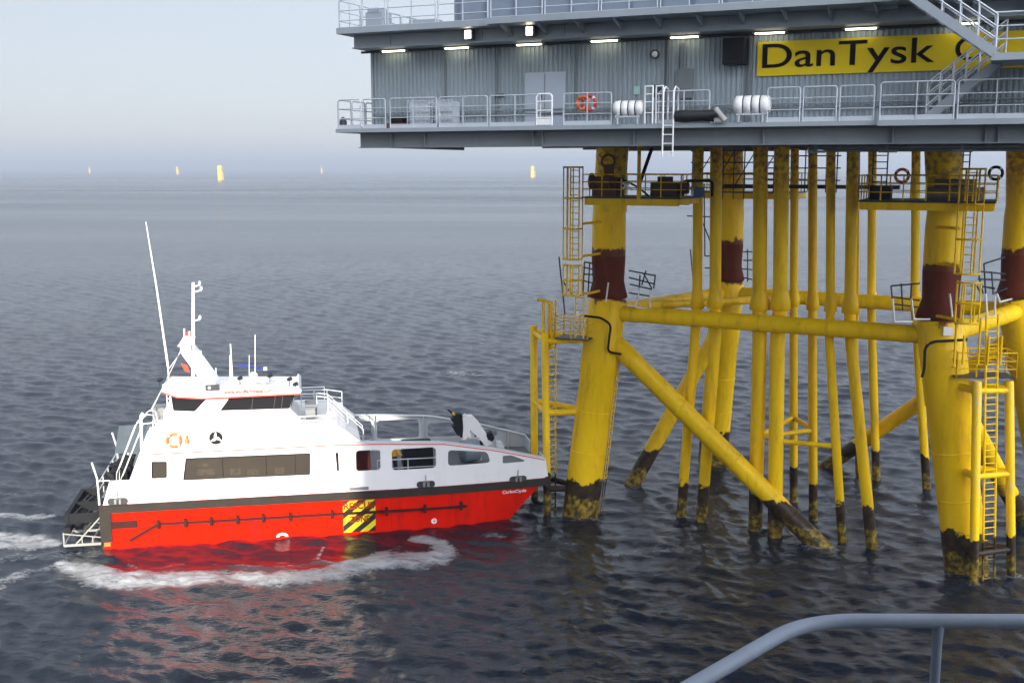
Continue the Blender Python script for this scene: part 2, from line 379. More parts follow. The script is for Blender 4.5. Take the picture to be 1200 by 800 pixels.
    chop = np.clip(Rr/700, 0, 1)**.7       # unresolved chop: the farther the coarser the sheet, the rougher it counts
    for nm, arr in (('foam', foam), ('calm', calm), ('chop', chop)):
        at = me.attributes.new(nm, 'FLOAT', 'POINT'); at.data.foreach_set('value', arr.ravel().astype(np.float32))
    o = bpy.data.objects.new('sea', me); C.objects.link(o); o['kind'] = 'structure'
    m = bpy.data.materials.new('sea_water'); m.use_nodes = True; nt = m.node_tree; N = nt.nodes; L = nt.links; b = N['Principled BSDF']
    b.inputs['IOR'].default_value = 1.33; b.inputs['Roughness'].default_value = .07
    geo = N.new('ShaderNodeNewGeometry'); P = geo.outputs['Position']
    def noise(scale, detail=4, stretch=(1,1,1), rot=0, rough=.6):
        mp = N.new('ShaderNodeMapping'); mp.inputs['Scale'].default_value = stretch; mp.inputs['Rotation'].default_value = (0, 0, R(rot)); L.new(P, mp.inputs[0])
        n = N.new('ShaderNodeTexNoise'); n.inputs['Scale'].default_value = scale; n.inputs['Detail'].default_value = detail; n.inputs['Roughness'].default_value = rough
        L.new(mp.outputs[0], n.inputs['Vector']); return n.outputs[0]
    def math_(op, a, b2, c=None):
        q = N.new('ShaderNodeMath'); q.operation = op
        for k, t in enumerate((a, b2, c)):
            if t is None: continue
            if isinstance(t, (int, float)): q.inputs[k].default_value = t
            else: L.new(t, q.inputs[k])
        return q.outputs[0]
    def mr(a, f0, f1, t0, t1):
        q = N.new('ShaderNodeMapRange'); L.new(a, q.inputs[0])
        for k, t in enumerate((f0, f1, t0, t1)): q.inputs[k+1].default_value = t
        return q.outputs[0]
    fo = N.new('ShaderNodeAttribute'); fo.attribute_name = 'foam'; ca = N.new('ShaderNodeAttribute'); ca.attribute_name = 'calm'
    h = math_('ADD', math_('MULTIPLY', noise(1.7, 5, (.45, 1, 1), -6, .66), .25), math_('MULTIPLY', noise(4.2, 4, (.55, 1, 1), 12, .6), .11))
    slick = mr(noise(.006, 3, (.35, 1.6, 1), 6), .38, .66, 1.0, .45)     # wind slicks: calmer patches far out
    bp = N.new('ShaderNodeBump'); bp.inputs['Distance'].default_value = .55
    L.new(math_('MULTIPLY', math_('MULTIPLY', slick, mr(ca.outputs['Fac'], 0, 1, 1, .3)), .70), bp.inputs['Strength']); L.new(h, bp.inputs['Height'])
    L.new(bp.outputs[0], b.inputs['Normal'])
    # foam: lace pattern where the wake attribute is high
    lace = math_('ADD', math_('MULTIPLY', noise(1.3, 9, (.6,1,1), -10, .78), .75), math_('MULTIPLY', noise(7, 6, (.6,1,1), 0, .75), .3))
    ff = mr(math_('ADD', math_('MULTIPLY', fo.outputs['Fac'], .75), math_('MULTIPLY', math_('SUBTRACT', lace, .5), 2.6)), .38, .95, 0, 1)
    ff = math_('MULTIPLY', ff, mr(fo.outputs['Fac'], 0, .22, 0, 1))
    mx = N.new('ShaderNodeMix'); mx.data_type = 'RGBA'; L.new(ff, mx.inputs[0]); mx.inputs[6].default_value = (.008, .012, .019, 1); mx.inputs[7].default_value = (.31, .32, .33, 1)
    L.new(mx.outputs[2], b.inputs['Base Color'])
    ch = N.new('ShaderNodeAttribute'); ch.attribute_name = 'chop'
    bands = mr(noise(.0045, 3, (.3, 1.9, 1), 4), .40, .60, 1.0, .62)
    L.new(math_('ADD', mr(ff, 0, 1, .06, .6), math_('MULTIPLY', math_('MULTIPLY', ch.outputs['Fac'], bands), .24)), b.inputs['Roughness'])
    me.materials.append(m)
    return o
build_sea()

# air: even pale haze
hz = MB().box((-20000, -900, -4), (20000, 16000, 62)).build('haze', bpy.data.materials.new('haze_air')); hz['kind'] = 'stuff'
hm = hz.data.materials[0]; hm.use_nodes = True; hn = hm.node_tree.nodes; hn.remove(hn['Principled BSDF'])
pv = hn.new('ShaderNodeVolumePrincipled'); pv.inputs['Color'].default_value = (.43, .50, .595, 1); pv.inputs['Density'].default_value = .00050; pv.inputs['Anisotropy'].default_value = .2
hm.node_tree.links.new(pv.outputs[0], hn['Material Output'].inputs['Volume'])

# ================================================================== THE SHIP THE PHOTO IS TAKEN FROM
ship = thing('support_ship', 'pale grey ship handrail curving across the lower right corner, near the camera', 'ship', (0, 0, 0))
deckp = [(45, 3.12), (.85, 3.12), (-2.4, -.35), (-20.6, -.35), (-20.6, -32), (45, -32)]
MB().prism(deckp, lambda a, b, t: (a, b, t), 16.0, 16.28).build('deck', DECK, ship)
MB().prism([(a*.995, min(b, 2.9) if b > 0 else b-.2) for a, b in deckp], lambda a, b, t: (a, b, t), -2.0, 15.99).build('hull', mat('ship_hull_blue', (.03, .06, .12), .4), ship)
house = MB().box((-20.8, -27, 16.29), (17, -5, 44.5)).build('shade_deckhouse', SHIPW, ship, bevel=.15)  # unseen block, height and left edge shaped to shade platform, legs and bow
for lv in range(9):
    for k in range(10):
        x = -17.0 + k*3.2
        MB().box((x, -5.03, 17.6+lv*3.1), (x+1.3, -4.98, 18.8+lv*3.1)).build('window', GLASSD, house)
def arc(P, k=.28, n=6):
    P = [Vector(p) for p in P]; out = [P[0]]
    for i in range(1, len(P)-1):
        a = P[i] + (P[i-1]-P[i]).normalized()*k; b = P[i] + (P[i+1]-P[i]).normalized()*k
        for j in range(n+1): t = j/n; out.append(a*(1-t)**2 + P[i]*2*t*(1-t) + b*t*t)
    return out+[P[-1]]
rl = sub('railing', ship)
MB().path(arc([(12, 3.0, 17.384), (.86, 3.09, 17.384), (-2.3, -.2, 17.384), (-20.4, -.2, 17.384)], .16), .0212, 20).build('top_rail', SHIPR, rl)
for x in (1.25, 3.0, 4.8, 6.6, 8.4): MB().path([(x, 3.085, 16.28), (x, 3.085, 17.32), (x, 3.085, 17.382)], [.0145, .0145, .019], n=14).build('stanchion', SHIPR, rl)
for z in (16.62, 17.0):
    MB().path(arc([(12, 3.0, z-.25), (1.22, 3.04, z-.25)], .16), .013, 10).build('lower_rail', SHIPR, rl)

# ================================================================== JACKET (yellow steel legs)
WA = R(-24); P0 = Vector((-4.49, 41.0, 0))
ts = Vector((math.cos(WA), math.sin(WA), 0)); tn = Vector((-math.sin(WA), math.cos(WA), 0)); UP = Vector((0,0,1))
def T(s, y, z): return P0 + ts*s + tn*y + UP*z            # platform frame -> world
def W(px, py, off=0.): q = P0 + tn*off; return onpl(px, py, (q.x, q.y), WA)
def WT(px, py, off): a, z = W(px, py, off); return T(a, off, z)

jk = thing('steel_jacket', 'yellow tubular steel jacket with four legs carrying the grey platform above the sea', 'platform legs')
legdef = dict(A=(Vector((3.72, 58.27, 0)), onY(712.5, 352, 59.3), onY(718, 175, 59.3), .97, .845),
              B=(Vector((21.33, 49.72, 0)), onY(1101, 366, 50.9), onY(1104, 170, 50.9), .98, .80),
              D=(Vector((12.9, 69.27, 0)), onY(853, 333, 68.4), onY(855, 175, 68.4), .93, .80),
              C=(Vector((30.5, 60.7, 0)), onY(1191, 347, 59.8), onY(1199, 170, 59.8), .97, .845))
LEG = {}
for k, (b, kn, tp, r0, r1) in legdef.items():
    kn = Vector((kn.x, kn.y, 11.75)); tp = Vector((tp.x, tp.y, 20.0)); d = (kn-b)/kn.z
    LEG[k] = (b, kn, tp, d, r0, r1)
    lg = MB()
    lg.path([b-d*4, b, b+d*3, b+d*7.7, b+d*7.8, kn-d*.1, kn], [r0, r0, r0, r0, r0*1.06, r0*1.06, r0*.98], 40, caps=True)
    u = (tp-kn)
    lg.path([kn+UP*2.1, kn+UP*4.2, kn+UP*4.9, tp], [r1*1.06, r1*1.06, r1, r1], 40, caps=True)
    for wz in (3.4, 5.6, 8.3): c0 = b+d*wz; lg.path([c0-d*.04, c0-d*.02, c0+d*.02, c0+d*.04], [r0, r0*1.018, r0*1.018, r0], 40, caps=False)
    for wz in (15.3, 17.0): c0 = kn+UP*(wz-11.75); lg.path([c0-UP*.04, c0-UP*.02, c0+UP*.02, c0+UP*.04], [r1, r1*1.02, r1*1.02, r1], 40, caps=False)
    leg = lg.build('leg', Y_LEG, jk)
    MB().path([kn-UP*.02, kn+UP*.05, kn+UP*.35, kn+UP*.9, kn+UP*2.25], [r0*1.02, r0*1.08, r0*1.0, r1*1.0, r1*1.075], 40).build('primer_band', MAROON, leg)
def lerpleg(k, z): b, kn, tp, d, r0, r1 = LEG[k]; return b + d*z
def brace(p, q, r, ext=0):
    p = Vector(p); q = Vector(q); q = q + (q-p).normalized()*ext
    mb = MB().path([p, p.lerp(q, .12), p.lerp(q, .121), p.lerp(q, .122), q], [r*1.03, r*1.03, r*1.03, r, r], 28)
    for t in (.3, .5, .7): c0 = p.lerp(q, t); e_ = (q-p).normalized()*.03; mb.path([c0-e_*1.5, c0-e_, c0+e_, c0+e_*1.5], [r, r*1.03, r*1.03, r], 28, caps=False)
    mb.build('brace', Y_, jk)
zb = 10.95
brace(lerpleg('A', zb), lerpleg('B', zb), .42); brace(lerpleg('D', zb), lerpleg('C', zb), .42)
brace(lerpleg('A', zb), lerpleg('D', zb), .42); brace(lerpleg('B', zb), lerpleg('C', zb), .46)
brace(lerpleg('A', 9.9), (15.35, 53.3, 0), .50, 4); brace(lerpleg('D', 9.3), (7.15, 63.9, 0), .46, 4)
brace(lerpleg('C', 9.8), (19.9, 68.0, 0), .44, 4); brace(lerpleg('B', 9.0), (27.3, 56.8, 0), .46, 4)
# midpoints frame between braces at the same level
brace(lerpleg('A', zb).lerp(lerpleg('D', zb), .35), lerpleg('D', zb).lerp(lerpleg('C', zb), .3), .22)
# J tubes
tubes = [  # waterline px, middle px (y=400), brace px, top px, radius, front row
    ((798,605), (814,400), (817,362), (818,176), .26), ((822,610), (838,400), (838,362), (839,176), .30),
    ((885,620), (890,400), (890,364), (891,176), .36), ((908,627), (911,400), (914,364), (916,176), .37),
    ((930,588), (930,400), (930,360), (931,178), .22), ((953,608), (952,400), (952,364), (952,178), .23),
    ((987,634), (972,400), (973,366), (973,180), .22), ((1022,642), (997,400), (996,368), (999,176), .28),
    ((1005,557), (1003,400), (1004,368), (1005,178), .13), ((1027,562), (1022,400), (1021,362), (1022,178), .24),
    ((1086,573), (1075,400), (1072,362), (1073,178), .24)]
TP = []
for (w, m_, br, tp, r) in tubes:
    a = onz(*w); Yc = a.y
    ab = lerpleg('A', zb).lerp(lerpleg('B', zb), 0)
    bq = lerpleg('A', zb); bd = lerpleg('B', zb)-bq
    t = (onY(*br, Yc).x-bq.x)/bd.x; Yb = max(Yc, bq.y+bd.y*t + .42 + r + .08) if Yc < 59.5 else Yc
    p1 = onY(*m_, Yb); p2 = onY(*br, Yb); p3 = onY(*tp, Yb); p3.z = 20.0
    dn = (a-p1).normalized()
    mid = p1.lerp(a, .12); 
    TP.append((a, p1, r))
    tb = MB().path([a+dn*3, a, mid, p1, p2, p3], r, 20)
    jt = tb.build('j_tube', Y_, jk)
    q = p2+UP*.0
    MB().path([q+UP*.02, q+UP*.06, q+UP*.45, q+UP*1.0], [r*1.05, r*1.45, r*1.35, r*1.03], 20).build('bell_mouth', Y_, jt)
def tubeat(i, z): a, p, r = TP[i]; return a.lerp(p, z/p.z)
ty = 4.9
tie = MB()
for i, j in ((2, 5), (3, 6), (4, 5), (2, 4)): tie.tube(tubeat(i, ty), tubeat(j, ty), .13, n=12)
tie.build('tie_frame', Y_, jk)

# work platforms high on the legs
def work_platform(k, px0, px1, pyf, off0, off1, cage):
    b, kn, tp, d, r0, r1 = LEG[k]
    s0, zf = W(px0, pyf, off0); s1, _ = W(px1, pyf, off0); zf = 17.2
    wp = sub('work_platform', jk)
    MB().box((s0, off0, zf-.10), (s1, off1, zf)).v
    dk = MB(); M = Matrix.Translation(P0) @ Matrix.Rotation(WA, 4, 'Z')
    dk.box((s0, off0, zf-.08), (s1, off1, zf), M).build('platform_deck', STEELD, wp)
    g = MB()
    for y in (off0+.05, (off0+off1)/2, off1-.05): g.box((s0+.1, y-.06, zf-.42), (s1-.1, y+.06, zf-.085), M)
    n = 7
    for i in range(n+1): x = s0+.1+(s1-s0-.2)*i/n; g.box((x-.05, off0+.12, zf-.36), (x+.05, off1-.12, zf-.09), M)
    g.build('support_beam', Y_, wp)
    rr = MB(); railmesh(rr, [T(s0, off1, zf), T(s0, off0, zf), T(s1, off0, zf), T(s1, off1, zf), T(s0, off1, zf)], r=.032, sp=1.0)
    rr.build('railing', Y_, wp)
    return s0, s1, zf, wp, M
sA = work_platform('A', 683, 798, 227, 17.2, 21.2, 1)
sB = work_platform('B', 1006, 1168, 228, 16.5, 20.6, 1)
sD = work_platform('D', 812, 935, 225, 31.2, 34.6, 1)
# dark equipment on platform A: winches, bollards, hoses
s0, s1, zf, wpA, M = sA
def TX(v): return M @ Vector(v)
eq = MB(); eq.box((s0+.2, 18.0, zf+.01), (s0+1.5, 19.2, zf+.95), M); eq.lathe([(0, .42), (.1, .42), (.12, .25), (1.0, .25), (1.02, .42), (1.1, .42)], TX((s0+.2, 17.8, zf+.75)), ts, 18)
eq.path([TX((s0+.9+.35*math.cos(a), 18.4, zf+1.75+.33*math.sin(a))) for a in np.linspace(-.6, 4.2, 14)], .055, 8)
eq.box((s0+.75, 18.2, zf+.9), (s0+1.15, 18.6, zf+1.6), M)
tag(eq.build('mooring_winch', BROWNR), 'dark rusty winch with a looped hose left of the nearest upper leg', 'winch')
eq = MB(); eq.box((s0+3.3, 17.9, zf+.01), (s0+4.6, 19.0, zf+.72), M); eq.box((s0+3.6, 18.1, zf+.7), (s0+4.2, 18.8, zf+1.0), M); eq.lathe([(0, .1), (.05, .3), (.5, .3), (.55, .1)], TX((s0+4.62, 18.3, zf+.45)), ts, 14)
tag(eq.build('equipment_crate', mat('dark_brown_box', (.05, .022, .015), .6)), 'dark brown equipment box behind the rail, right of the left front leg', 'crate')
tag(MB().path([TX((s0+2.75, 17.6, zf+.4)), TX((s0+3.35, 17.9, zf+2.4))], .09, 8).build('davit_arm', BLACK), 'black slanted davit arm beside the left front leg', 'davit')
g = MB(); g.box((s0+.9, 17.25, zf-.75), (s0+2.2, 17.6, zf-.43), M); g.build('support_beam', Y_, wpA)
g = MB(); g.path(arc([TX((s0+4.9, 18.2, zf+.05)), TX((s0+4.9, 18.2, zf+.8)), TX((s0+6.3, 18.4, zf+.8)), TX((s0+6.3, 18.4, zf+.05))], .2), .07, 8)
g.path(arc([TX((s0+1.6, 17.7, zf+.05)), TX((s0+1.7, 17.7, zf+.95)), TX((s0+2.7, 17.7, zf+.5)), TX((s0+3.3, 17.7, zf+.05))], .3), .05, 8); g.build('hose', BLACK, wpA)
g = MB(); g.bar(TX((s0+1.9, 17.45, zf+.35)), TX((s0+2.5, 17.45, zf+.75)), .07); g.bar(TX((s0+1.9, 17.45, zf+.75)), TX((s0+2.5, 17.45, zf+.35)), .07); g.build('cross_brace', WRAIL, wpA)
MB().box((s0+5.6, 17.5, zf+.02), (s0+6.0, 17.9, zf+.5), M).build('valve_box', mat('valve_blue', (.03, .07, .16), .5), wpA, bevel=.03)
MB().tube(TX((s0+2.95, 17.1, zf-.1)), TX((s0+2.95, 17.1, 20.0)), .09, n=10).build('hanger_pipe', Y_, wpA)
# scaffold grid hanging at the back of the platform
g = MB()
for i in range(9): x = s0+4.2+i*.55; g.tube(TX((x, 22.5, zf-.2)), TX((x, 22.5, 19.9)), .035, n=5)
for z in (17.6, 18.3, 18.9, 19.5): g.tube(TX((s0+4.1, 22.5, z)), TX((s0+8.9, 22.5, z)), .035, n=5)
for i in range(4): x = s0+4.2+i*1.1; g.tube(TX((x, 22.5, 17.6)), TX((x+1.1, 22.5, 19.5)), .03, n=5)
tag(g.build('scaffold_frame', STEELD), 'dark steel scaffold grid under the deck, right of the left front leg', 'scaffold')
g = MB()
for i in range(8): x = 7.4+i*.6; g.tube(T(x, 31.0, 17.2), T(x, 31.0, 19.9), .04, n=5)
for z in (17.9, 18.6, 19.3): g.tube(T(7.3, 31.0, z), T(11.8, 31.0, z), .04, n=5)
tag(g.build('scaffold_frame', STEELD), 'dark steel scaffold grid in front of the rear left leg', 'scaffold')
# supply walkway pipe run under the deck between legs
g = MB(); g.box((s0+5.5, 24, 17.55), (s0+14.5, 24.5, 17.75), M)
tag(g.build('cable_tray', STEELD), 'long dark cable tray running behind the yellow tubes below the deck', 'cable tray')

def caged_ladder(parent, foot, top, w, off, depth=.7):
    """ladder with vertical cage bars; foot and top in platform frame"""
    mb = MB(); f = Vector(foot); t = Vector(top)
    c = ts*w/2
    ladder(mb, f, t, w*.55, ts, .04, .3)
    for dx, dy in ((-1, 0), (-1, -1), (-.33, -1.25), (.33, -1.25), (1, -1), (1, 0)):
        mb.tube(f+c*dx+tn*dy*depth*.7, t+c*dx+tn*dy*depth*.7, .035, n=6)
    n = max(2, round((t-f).length/1.55))
    for i in range(n+1):
        q = f.lerp(t, i/n)
        mb.path([q+c*dx+tn*dy*depth*.7 for dx, dy in ((-1, 0), (-1, -1), (-.33, -1.25), (.33, -1.25), (1, -1), (1, 0))], .05, 6)
    return mb.build('caged_ladder', Y_, parent)
def at(px, py, off): return WT(px, py, off)
# leg A ladders
def vert(px, y0, y1, off):
    a = at(px, y0, off); b = at(px, y1, off); a = Vector((b.x, b.y, a.z)); return a, b      # y0 above y1
t_, f_ = vert(673, 196, 303, 17.6); caged_ladder(jk, f_, t_, .85, 0)
t_, f_ = vert(673, 310, 345, 17.6); caged_ladder(jk, f_, t_, .85, 0)
t_, f_ = vert(679, 345, 396, 17.8); mb = MB(); ladder(mb, f_, t_, .45, ts, .04); mb.build('ladder', Y_, jk)
for py in (262, 300, 345): a = at(683, py, 17.8); MB().tube(a, Vector((4.9, 59.0, a.z)), .07, n=8).build('standoff', Y_, jk)
t_, f_ = vert(1133, 198, 320, 16.6); caged_ladder(jk, f_, t_, 1.0, 0)
t_, f_ = vert(1133, 330, 377, 16.6); caged_ladder(jk, f_, t_, .95, 0)
for py in (268, 312, 375): a = at(1125, py, 16.8); MB().tube(a, Vector((a.x-.5, a.y+1.4, a.z)), .07, n=8).build('standoff', Y_, jk)

# boat landings
def landing(poles, zt, legk, beams, lad, deckz, label):
    bl = sub('boat_landing', jk, label)
    b, kn, tp, d, r0, r1 = LEG[legk]
    for p, q in poles:
        MB().path([Vector(p)-UP*3, p, q, q+UP*.06], [.2, .2, .2, .15], 20).build('fender_pole', Y_WORN if legk == 'B' else Y_, bl)
    for z in beams:
        bm = MB(); c = b + d*z
        for p, q in poles:
            P = Vector(p).lerp(Vector(q), z/q[2]); bm.tube(P, c, .17, n=14)
        P = Vector(poles[0][0]).lerp(poles[0][1], z/zt); Q = Vector(poles[1][0]).lerp(poles[1][1], z/zt); bm.tube(P, Q, .13, n=12)
        bm.build('cross_frame', Y_, bl)
    return bl
pA2 = (Vector((1.93, 58.35, 0)), Vector((1.75, 58.5, 9.85))); pA1 = (Vector((1.30, 61.4, 0)), Vector((1.22, 61.5, 9.85)))
blA = landing([pA2, pA1], 9.85, 'A', (9.5, 5.6, 1.4), None, None, 'front landing frame at the bow of the boat')
c = (pA2[0]+pA1[0])/2; mb = MB(); lx = Vector((.45, .1, 0))
ladder(mb, Vector((2.2, 58.9, -1)), Vector((2.15, 59.1, 11.6)), .5, (.75, .6, 0), .05); mb.build('ladder', Y_, blA)
mb = MB(); q0 = onY(637, 352, 58.9); mb.path([Vector((q0.x, 58.9, 9.0)), q0, q0-Vector((.35, 0, -.05))], .09, 8); q1 = onY(646, 355, 58.9); mb.path([Vector((q1.x, 58.9, 9.0)), q1, q0], .09, 8); mb.build('landing_post', Y_, blA)
def small_deck(P, Q, depth, z, parent):
    P = Vector(P); Q = Vector(Q); n = (Q-P).normalized().cross(UP)*-depth
    MB().prism([(0, 0), (1, 0), (1, 1), (0, 1)], lambda a, b, t: P.lerp(Q, a)+n*b+UP*(t), z-.06, z).build('landing_deck', STEELD, parent)
    mb = MB(); z3 = UP*z; railmesh(mb, [P+n+z3, P+z3, Q+z3, Q+n+z3, P+n+z3], sp=1.0, r=.035); mb.build('railing', Y_, parent)
small_deck((2.25, 58.2, 0), (3.95, 57.5, 0), 1.5, 9.72, blA)
pB1 = (Vector((21.05, 48.25, 0)), Vector((20.75, 48.6, 9.2))); pB2 = (Vector((23.1, 49.0, 0)), Vector((22.45, 49.2, 9.1)))
blB = landing([pB1, pB2], 9.2, 'B', (8.8, 4.9, 1.3), None, None, 'right landing frame with worn poles')
mb = MB(); ladder(mb, Vector((21.9, 48.55, -1)), Vector((21.35, 48.9, 12.2)), .62, (.9, .25, 0), .05); mb.build('ladder', Y_, blB)
small_deck((20.0, 49.1, 0), (22.6, 48.9, 0), 1.3, 9.35, blB)
mb = MB()
for px in (1118, 1128, 1146, 1157, 1172):
    p = onY(px, 427, 48.7); mb.bar(p, p+UP*random.choice((1.3, 2.1)), .12, .06)
mb.build('landing_post', Y_, blB)
# long ladder line down leg A
mb = MB(); b, kn, tp, d, r0, r1 = LEG['A']; e = Vector((1.02, -.12, 0))
ladder(mb, b+e-UP*1, b+d*8.4+e, .18, (.7, .7, 0), .028, .28); mb.build('cable_ladder', Y_, jk)
# black hoses
def hose(pts, Y): return MB().path(arc([onY(x, y, Y) for x, y in pts], .25, 5), .062, 10).build('hose', BLACK, jk)
hose([(683,370), (704,372), (716,380), (712,412), (728,415)], 57.85)
hose([(1133,398), (1093,400), (1084,406), (1083,436), (1080,442)], 49.55)
# white tie bars & dark emergency rails around the primer bands
def l_bar(P, m): return MB().path(P, .045, 6).build('tie_bar', m, jk)
for q in ([(680,322), (675,348), (694,351)], [(713,331), (710,354)], [(750,337), (745,359), (735,358)], [(762,340), (762,362), (745,360)]): l_bar([onY(x, y, 57.9) for x, y in q], WRAIL)
for q in ([(1068,350), (1071,374), (1090,374)], [(1046,350), (1048,377), (1070,377)], [(1113,344), (1116,371)], [(1155,344), (1157,372), (1145,376)], [(1166,346), (1166,369), (1150,373)], [(1168,344), (1172,354), (1186,350)]): l_bar([onY(x, y, 49.3) for x, y in q], WRAIL)
def dark_rails(k, pts, Y):
    mb = MB()
    for a, b in pts: mb.tube(onY(*a, Y), onY(*b, Y+random.uniform(-.4, .4)), .04, n=5)
    mb.build('emergency_rail', STEELD, jk)
dark_rails('A', [((737,317),(768,323)), ((737,325),(768,333)), ((738,333),(764,339)), ((737,343),(762,347)), ((750,322),(749,340)), ((757,317),(752,334)), ((768,322),(766,338)), ((754,320),(764,338)), ((685,307),(698,309)), ((684,313),(697,316)), ((684,321),(697,322)), ((684,329),(696,332)), ((685,307),(683,345)), ((691,308),(689,348)), ((655,301),(662,368)), ((660,330),(670,345))], 58.3)
dark_rails('B', [((1044,335),(1078,332)), ((1045,348),(1078,352)), ((1046,356),(1078,360)), ((1044,335),(1047,362)), ((1056,332),(1058,364)), ((1068,332),(1067,352)), ((1153,309),(1178,301)), ((1148,318),(1178,321)), ((1146,327),(1178,328)), ((1148,335),(1166,338)), ((1153,309),(1155,345)), ((1162,318),(1164,345)), ((1147,322),(1152,344)), ((1145,335),(1150,345)), ((1163,344),(1180,338))], 50.2)
dark_rails('D', [((809,292),(812,325)), ((826,300),(832,300)), ((826,314),(834,314)), ((871,295),(882,295)), ((871,305),(884,305)), ((870,315),(882,316)), ((876,292),(876,330)), ((871,325),(884,328)), ((825,215),(826,300)), ((805,253),(832,254)), ((824,262),(832,282))], 67.3)
MB().box((-.22, -.05, -.2), (.22, .05, .2), Matrix.Translation(onY(1111, 388, 49.75))).build('tag_plate', WRAIL, jk)
MB().tube(onY(677, 365, 57.9), onY(677, 371, 57.9), .1, n=10).build('tag_plate', WRAIL, jk)
# lifebuoys and drums on the right-hand work platform
def lifebuoy(c, nrm, r, m, m2, label, group=None, name='lifebuoy'):
    o = thing(name, label, 'lifebuoy', c, 0, group); nrm = Vector(nrm).normalized()
    a = nrm.cross(UP).normalized(); pts = [a*math.cos(t)*r + UP*math.sin(t)*r for t in np.linspace(0, 2*math.pi, 25)[:-1]]
    MB().path(pts, r*.24, 10, closed=True).build('ring', m, o)
    for k in range(4):
        t0 = math.pi/4 + k*math.pi/2; MB().path([a*math.cos(t)*r + UP*math.sin(t)*r for t in np.linspace(t0-.16, t0+.16, 5)], r*.26, 10).build('band', m2, o)
    return o
s0, s1, zf, wpB, M = sB
lifebuoy(WT(1057, 206, 18.5), -tn, .29, ORANGE, WRAIL, 'faded orange lifebuoy on the rail left of the front right leg')
lifebuoy(WT(1167, 203, 18.0), -tn, .27, BLACK, WRAIL, 'dark ring buoy on the rail at the right edge')
g = MB()
g.lathe([(0, .1), (.02, .3), (2.4, .3), (2.42, .1)], T(s0+2.8, 17.25, zf+.31), ts, 16); g.lathe([(0, .08), (.02, .2), (1.7, .2), (1.72, .08)], T(s0+3.1, 17.45, zf+.75), ts, 16)
tag(g.build('cable_drum', mat('drab_drum', (.2, .17, .13), .6, dirt=(.1, .05, .02), dirt_amt=.6)), 'drab cylindrical drums lying across the front right leg platform', 'drum')
g = MB(); g.box((s0+.4, 17.2, zf), (s0+1.3, 18.1, zf+.62), Matrix.Translation(P0) @ Matrix.Rotation(WA, 4, 'Z'))
tag(g.build('equipment_crate', BLACK), 'black box at the left end of the front right leg platform', 'crate')
g = MB()
for px in (1023, 1040, 1128, 1136):
    p = WT(px, 196, 19.2); g.tube(Vector((p.x, p.y, 17.2)), Vector((p.x, p.y, 20)), .035, n=5)
for k in range(9):
    for a, b in ((1023, 1040), (1128, 1136)):
        g.tube(T(W(a, 200, 19.2)[0], 19.2, 17.4+k*.3), T(W(b, 200, 19.2)[0], 19.2, 17.4+k*.3), .025, n=5)
g.build('ladder', STEELD, jk)

# ================================================================== TOPSIDE
tp = thing('offshore_platform', 'grey corrugated platform building with walkways and yellow name board high above the sea', 'platform', P0, WA)
SE = 30.0   # right end
MB().box((-2.26, 0.0, 19.93), (SE, 36, 20.07)).build('walkway_deck', GREY, tp)
bmx = MB(); bmx.box((-1.45, .42, 19.40), (SE-.6, .46, 19.928)); bmx.box((-1.45, .28, 19.37), (SE-.6, .60, 19.40)); bmx.box((-1.45, .28, 19.90), (SE-.6, .60, 19.929))
for s in (-.1, 1.3, 5.55, 5.9, 9.2, 13.5, 17.4, 20.0, 20.35, 21.2, 24): bmx.box((s, .29, 19.40), (s+.04, .42, 19.90))
bmx.box((-1.45, .46, 19.40), (-1.40, 9, 19.928))
bmx.build('edge_beam', DGREY, tp)
bm2 = MB()
for y in (6, 12, 18, 24, 30): bm2.box((-1.4, y, 19.62), (SE-.6, y+.25, 19.925))
for s in (3, 9, 15, 21, 27): bm2.box((s, .7, 19.66), (s+.2, 35, 19.92))
bm2.build('under_beam', DGREY, tp)
hg = MB()
for i in range(22):
    s = 15.0+i*.72; hg.box((s, .9, 19.15+.1*(i % 3)), (s+.09, 1.0, 19.62)); 
    if i % 3 == 0: hg.box((s-.2, .9, 19.12), (s+.35, 1.0, 19.2))
hg.tube((14.8, 1.2, 19.3), (SE-1, 1.2, 19.3), .06, n=8); hg.tube((15.2, 1.5, 19.2), (SE-1, 1.5, 19.2), .05, n=8)
hg.build('pipe_hanger', DGREY, tp)
# corrugated walls
def corrugated(x0, x1, z0, z1, y, pitch=.17, dep=.042, fl=1):
    mb = MB(); pts = []; x = x0
    while x < x1:
        for dx, dy in ((0, 0), (.42, 0), (.5, 1), (.92, 1)): pts.append((x+dx*pitch, y-(dep if dy else 0)))
        x += pitch
    n = len(pts)
    mb.add([(a, b, z0) for a, b in pts]+[(a, b, z1) for a, b in pts], [(i, i+1, n+i+1, n+i) for i in range(n-1)])
    return mb
wall = corrugated(-1.5, SE, 20.075, 23.0, 1.5).build('wall', CLAD, tp)
MB().box((-1.5, 1.51, 20.08), (SE, 35.5, 23.44)).build('inner_block', CLAD, tp)
MB().box((-1.56, 1.44, 20.075), (-1.47, 1.53, 23.0)).build('corner_trim', GREY, tp)
jn = MB()
for s in (9.9, 12.6): jn.box((s-.03, 1.452, 20.08), (s+.03, 1.462, 23.0))
jn.build('wall_joint', DGREY, tp)
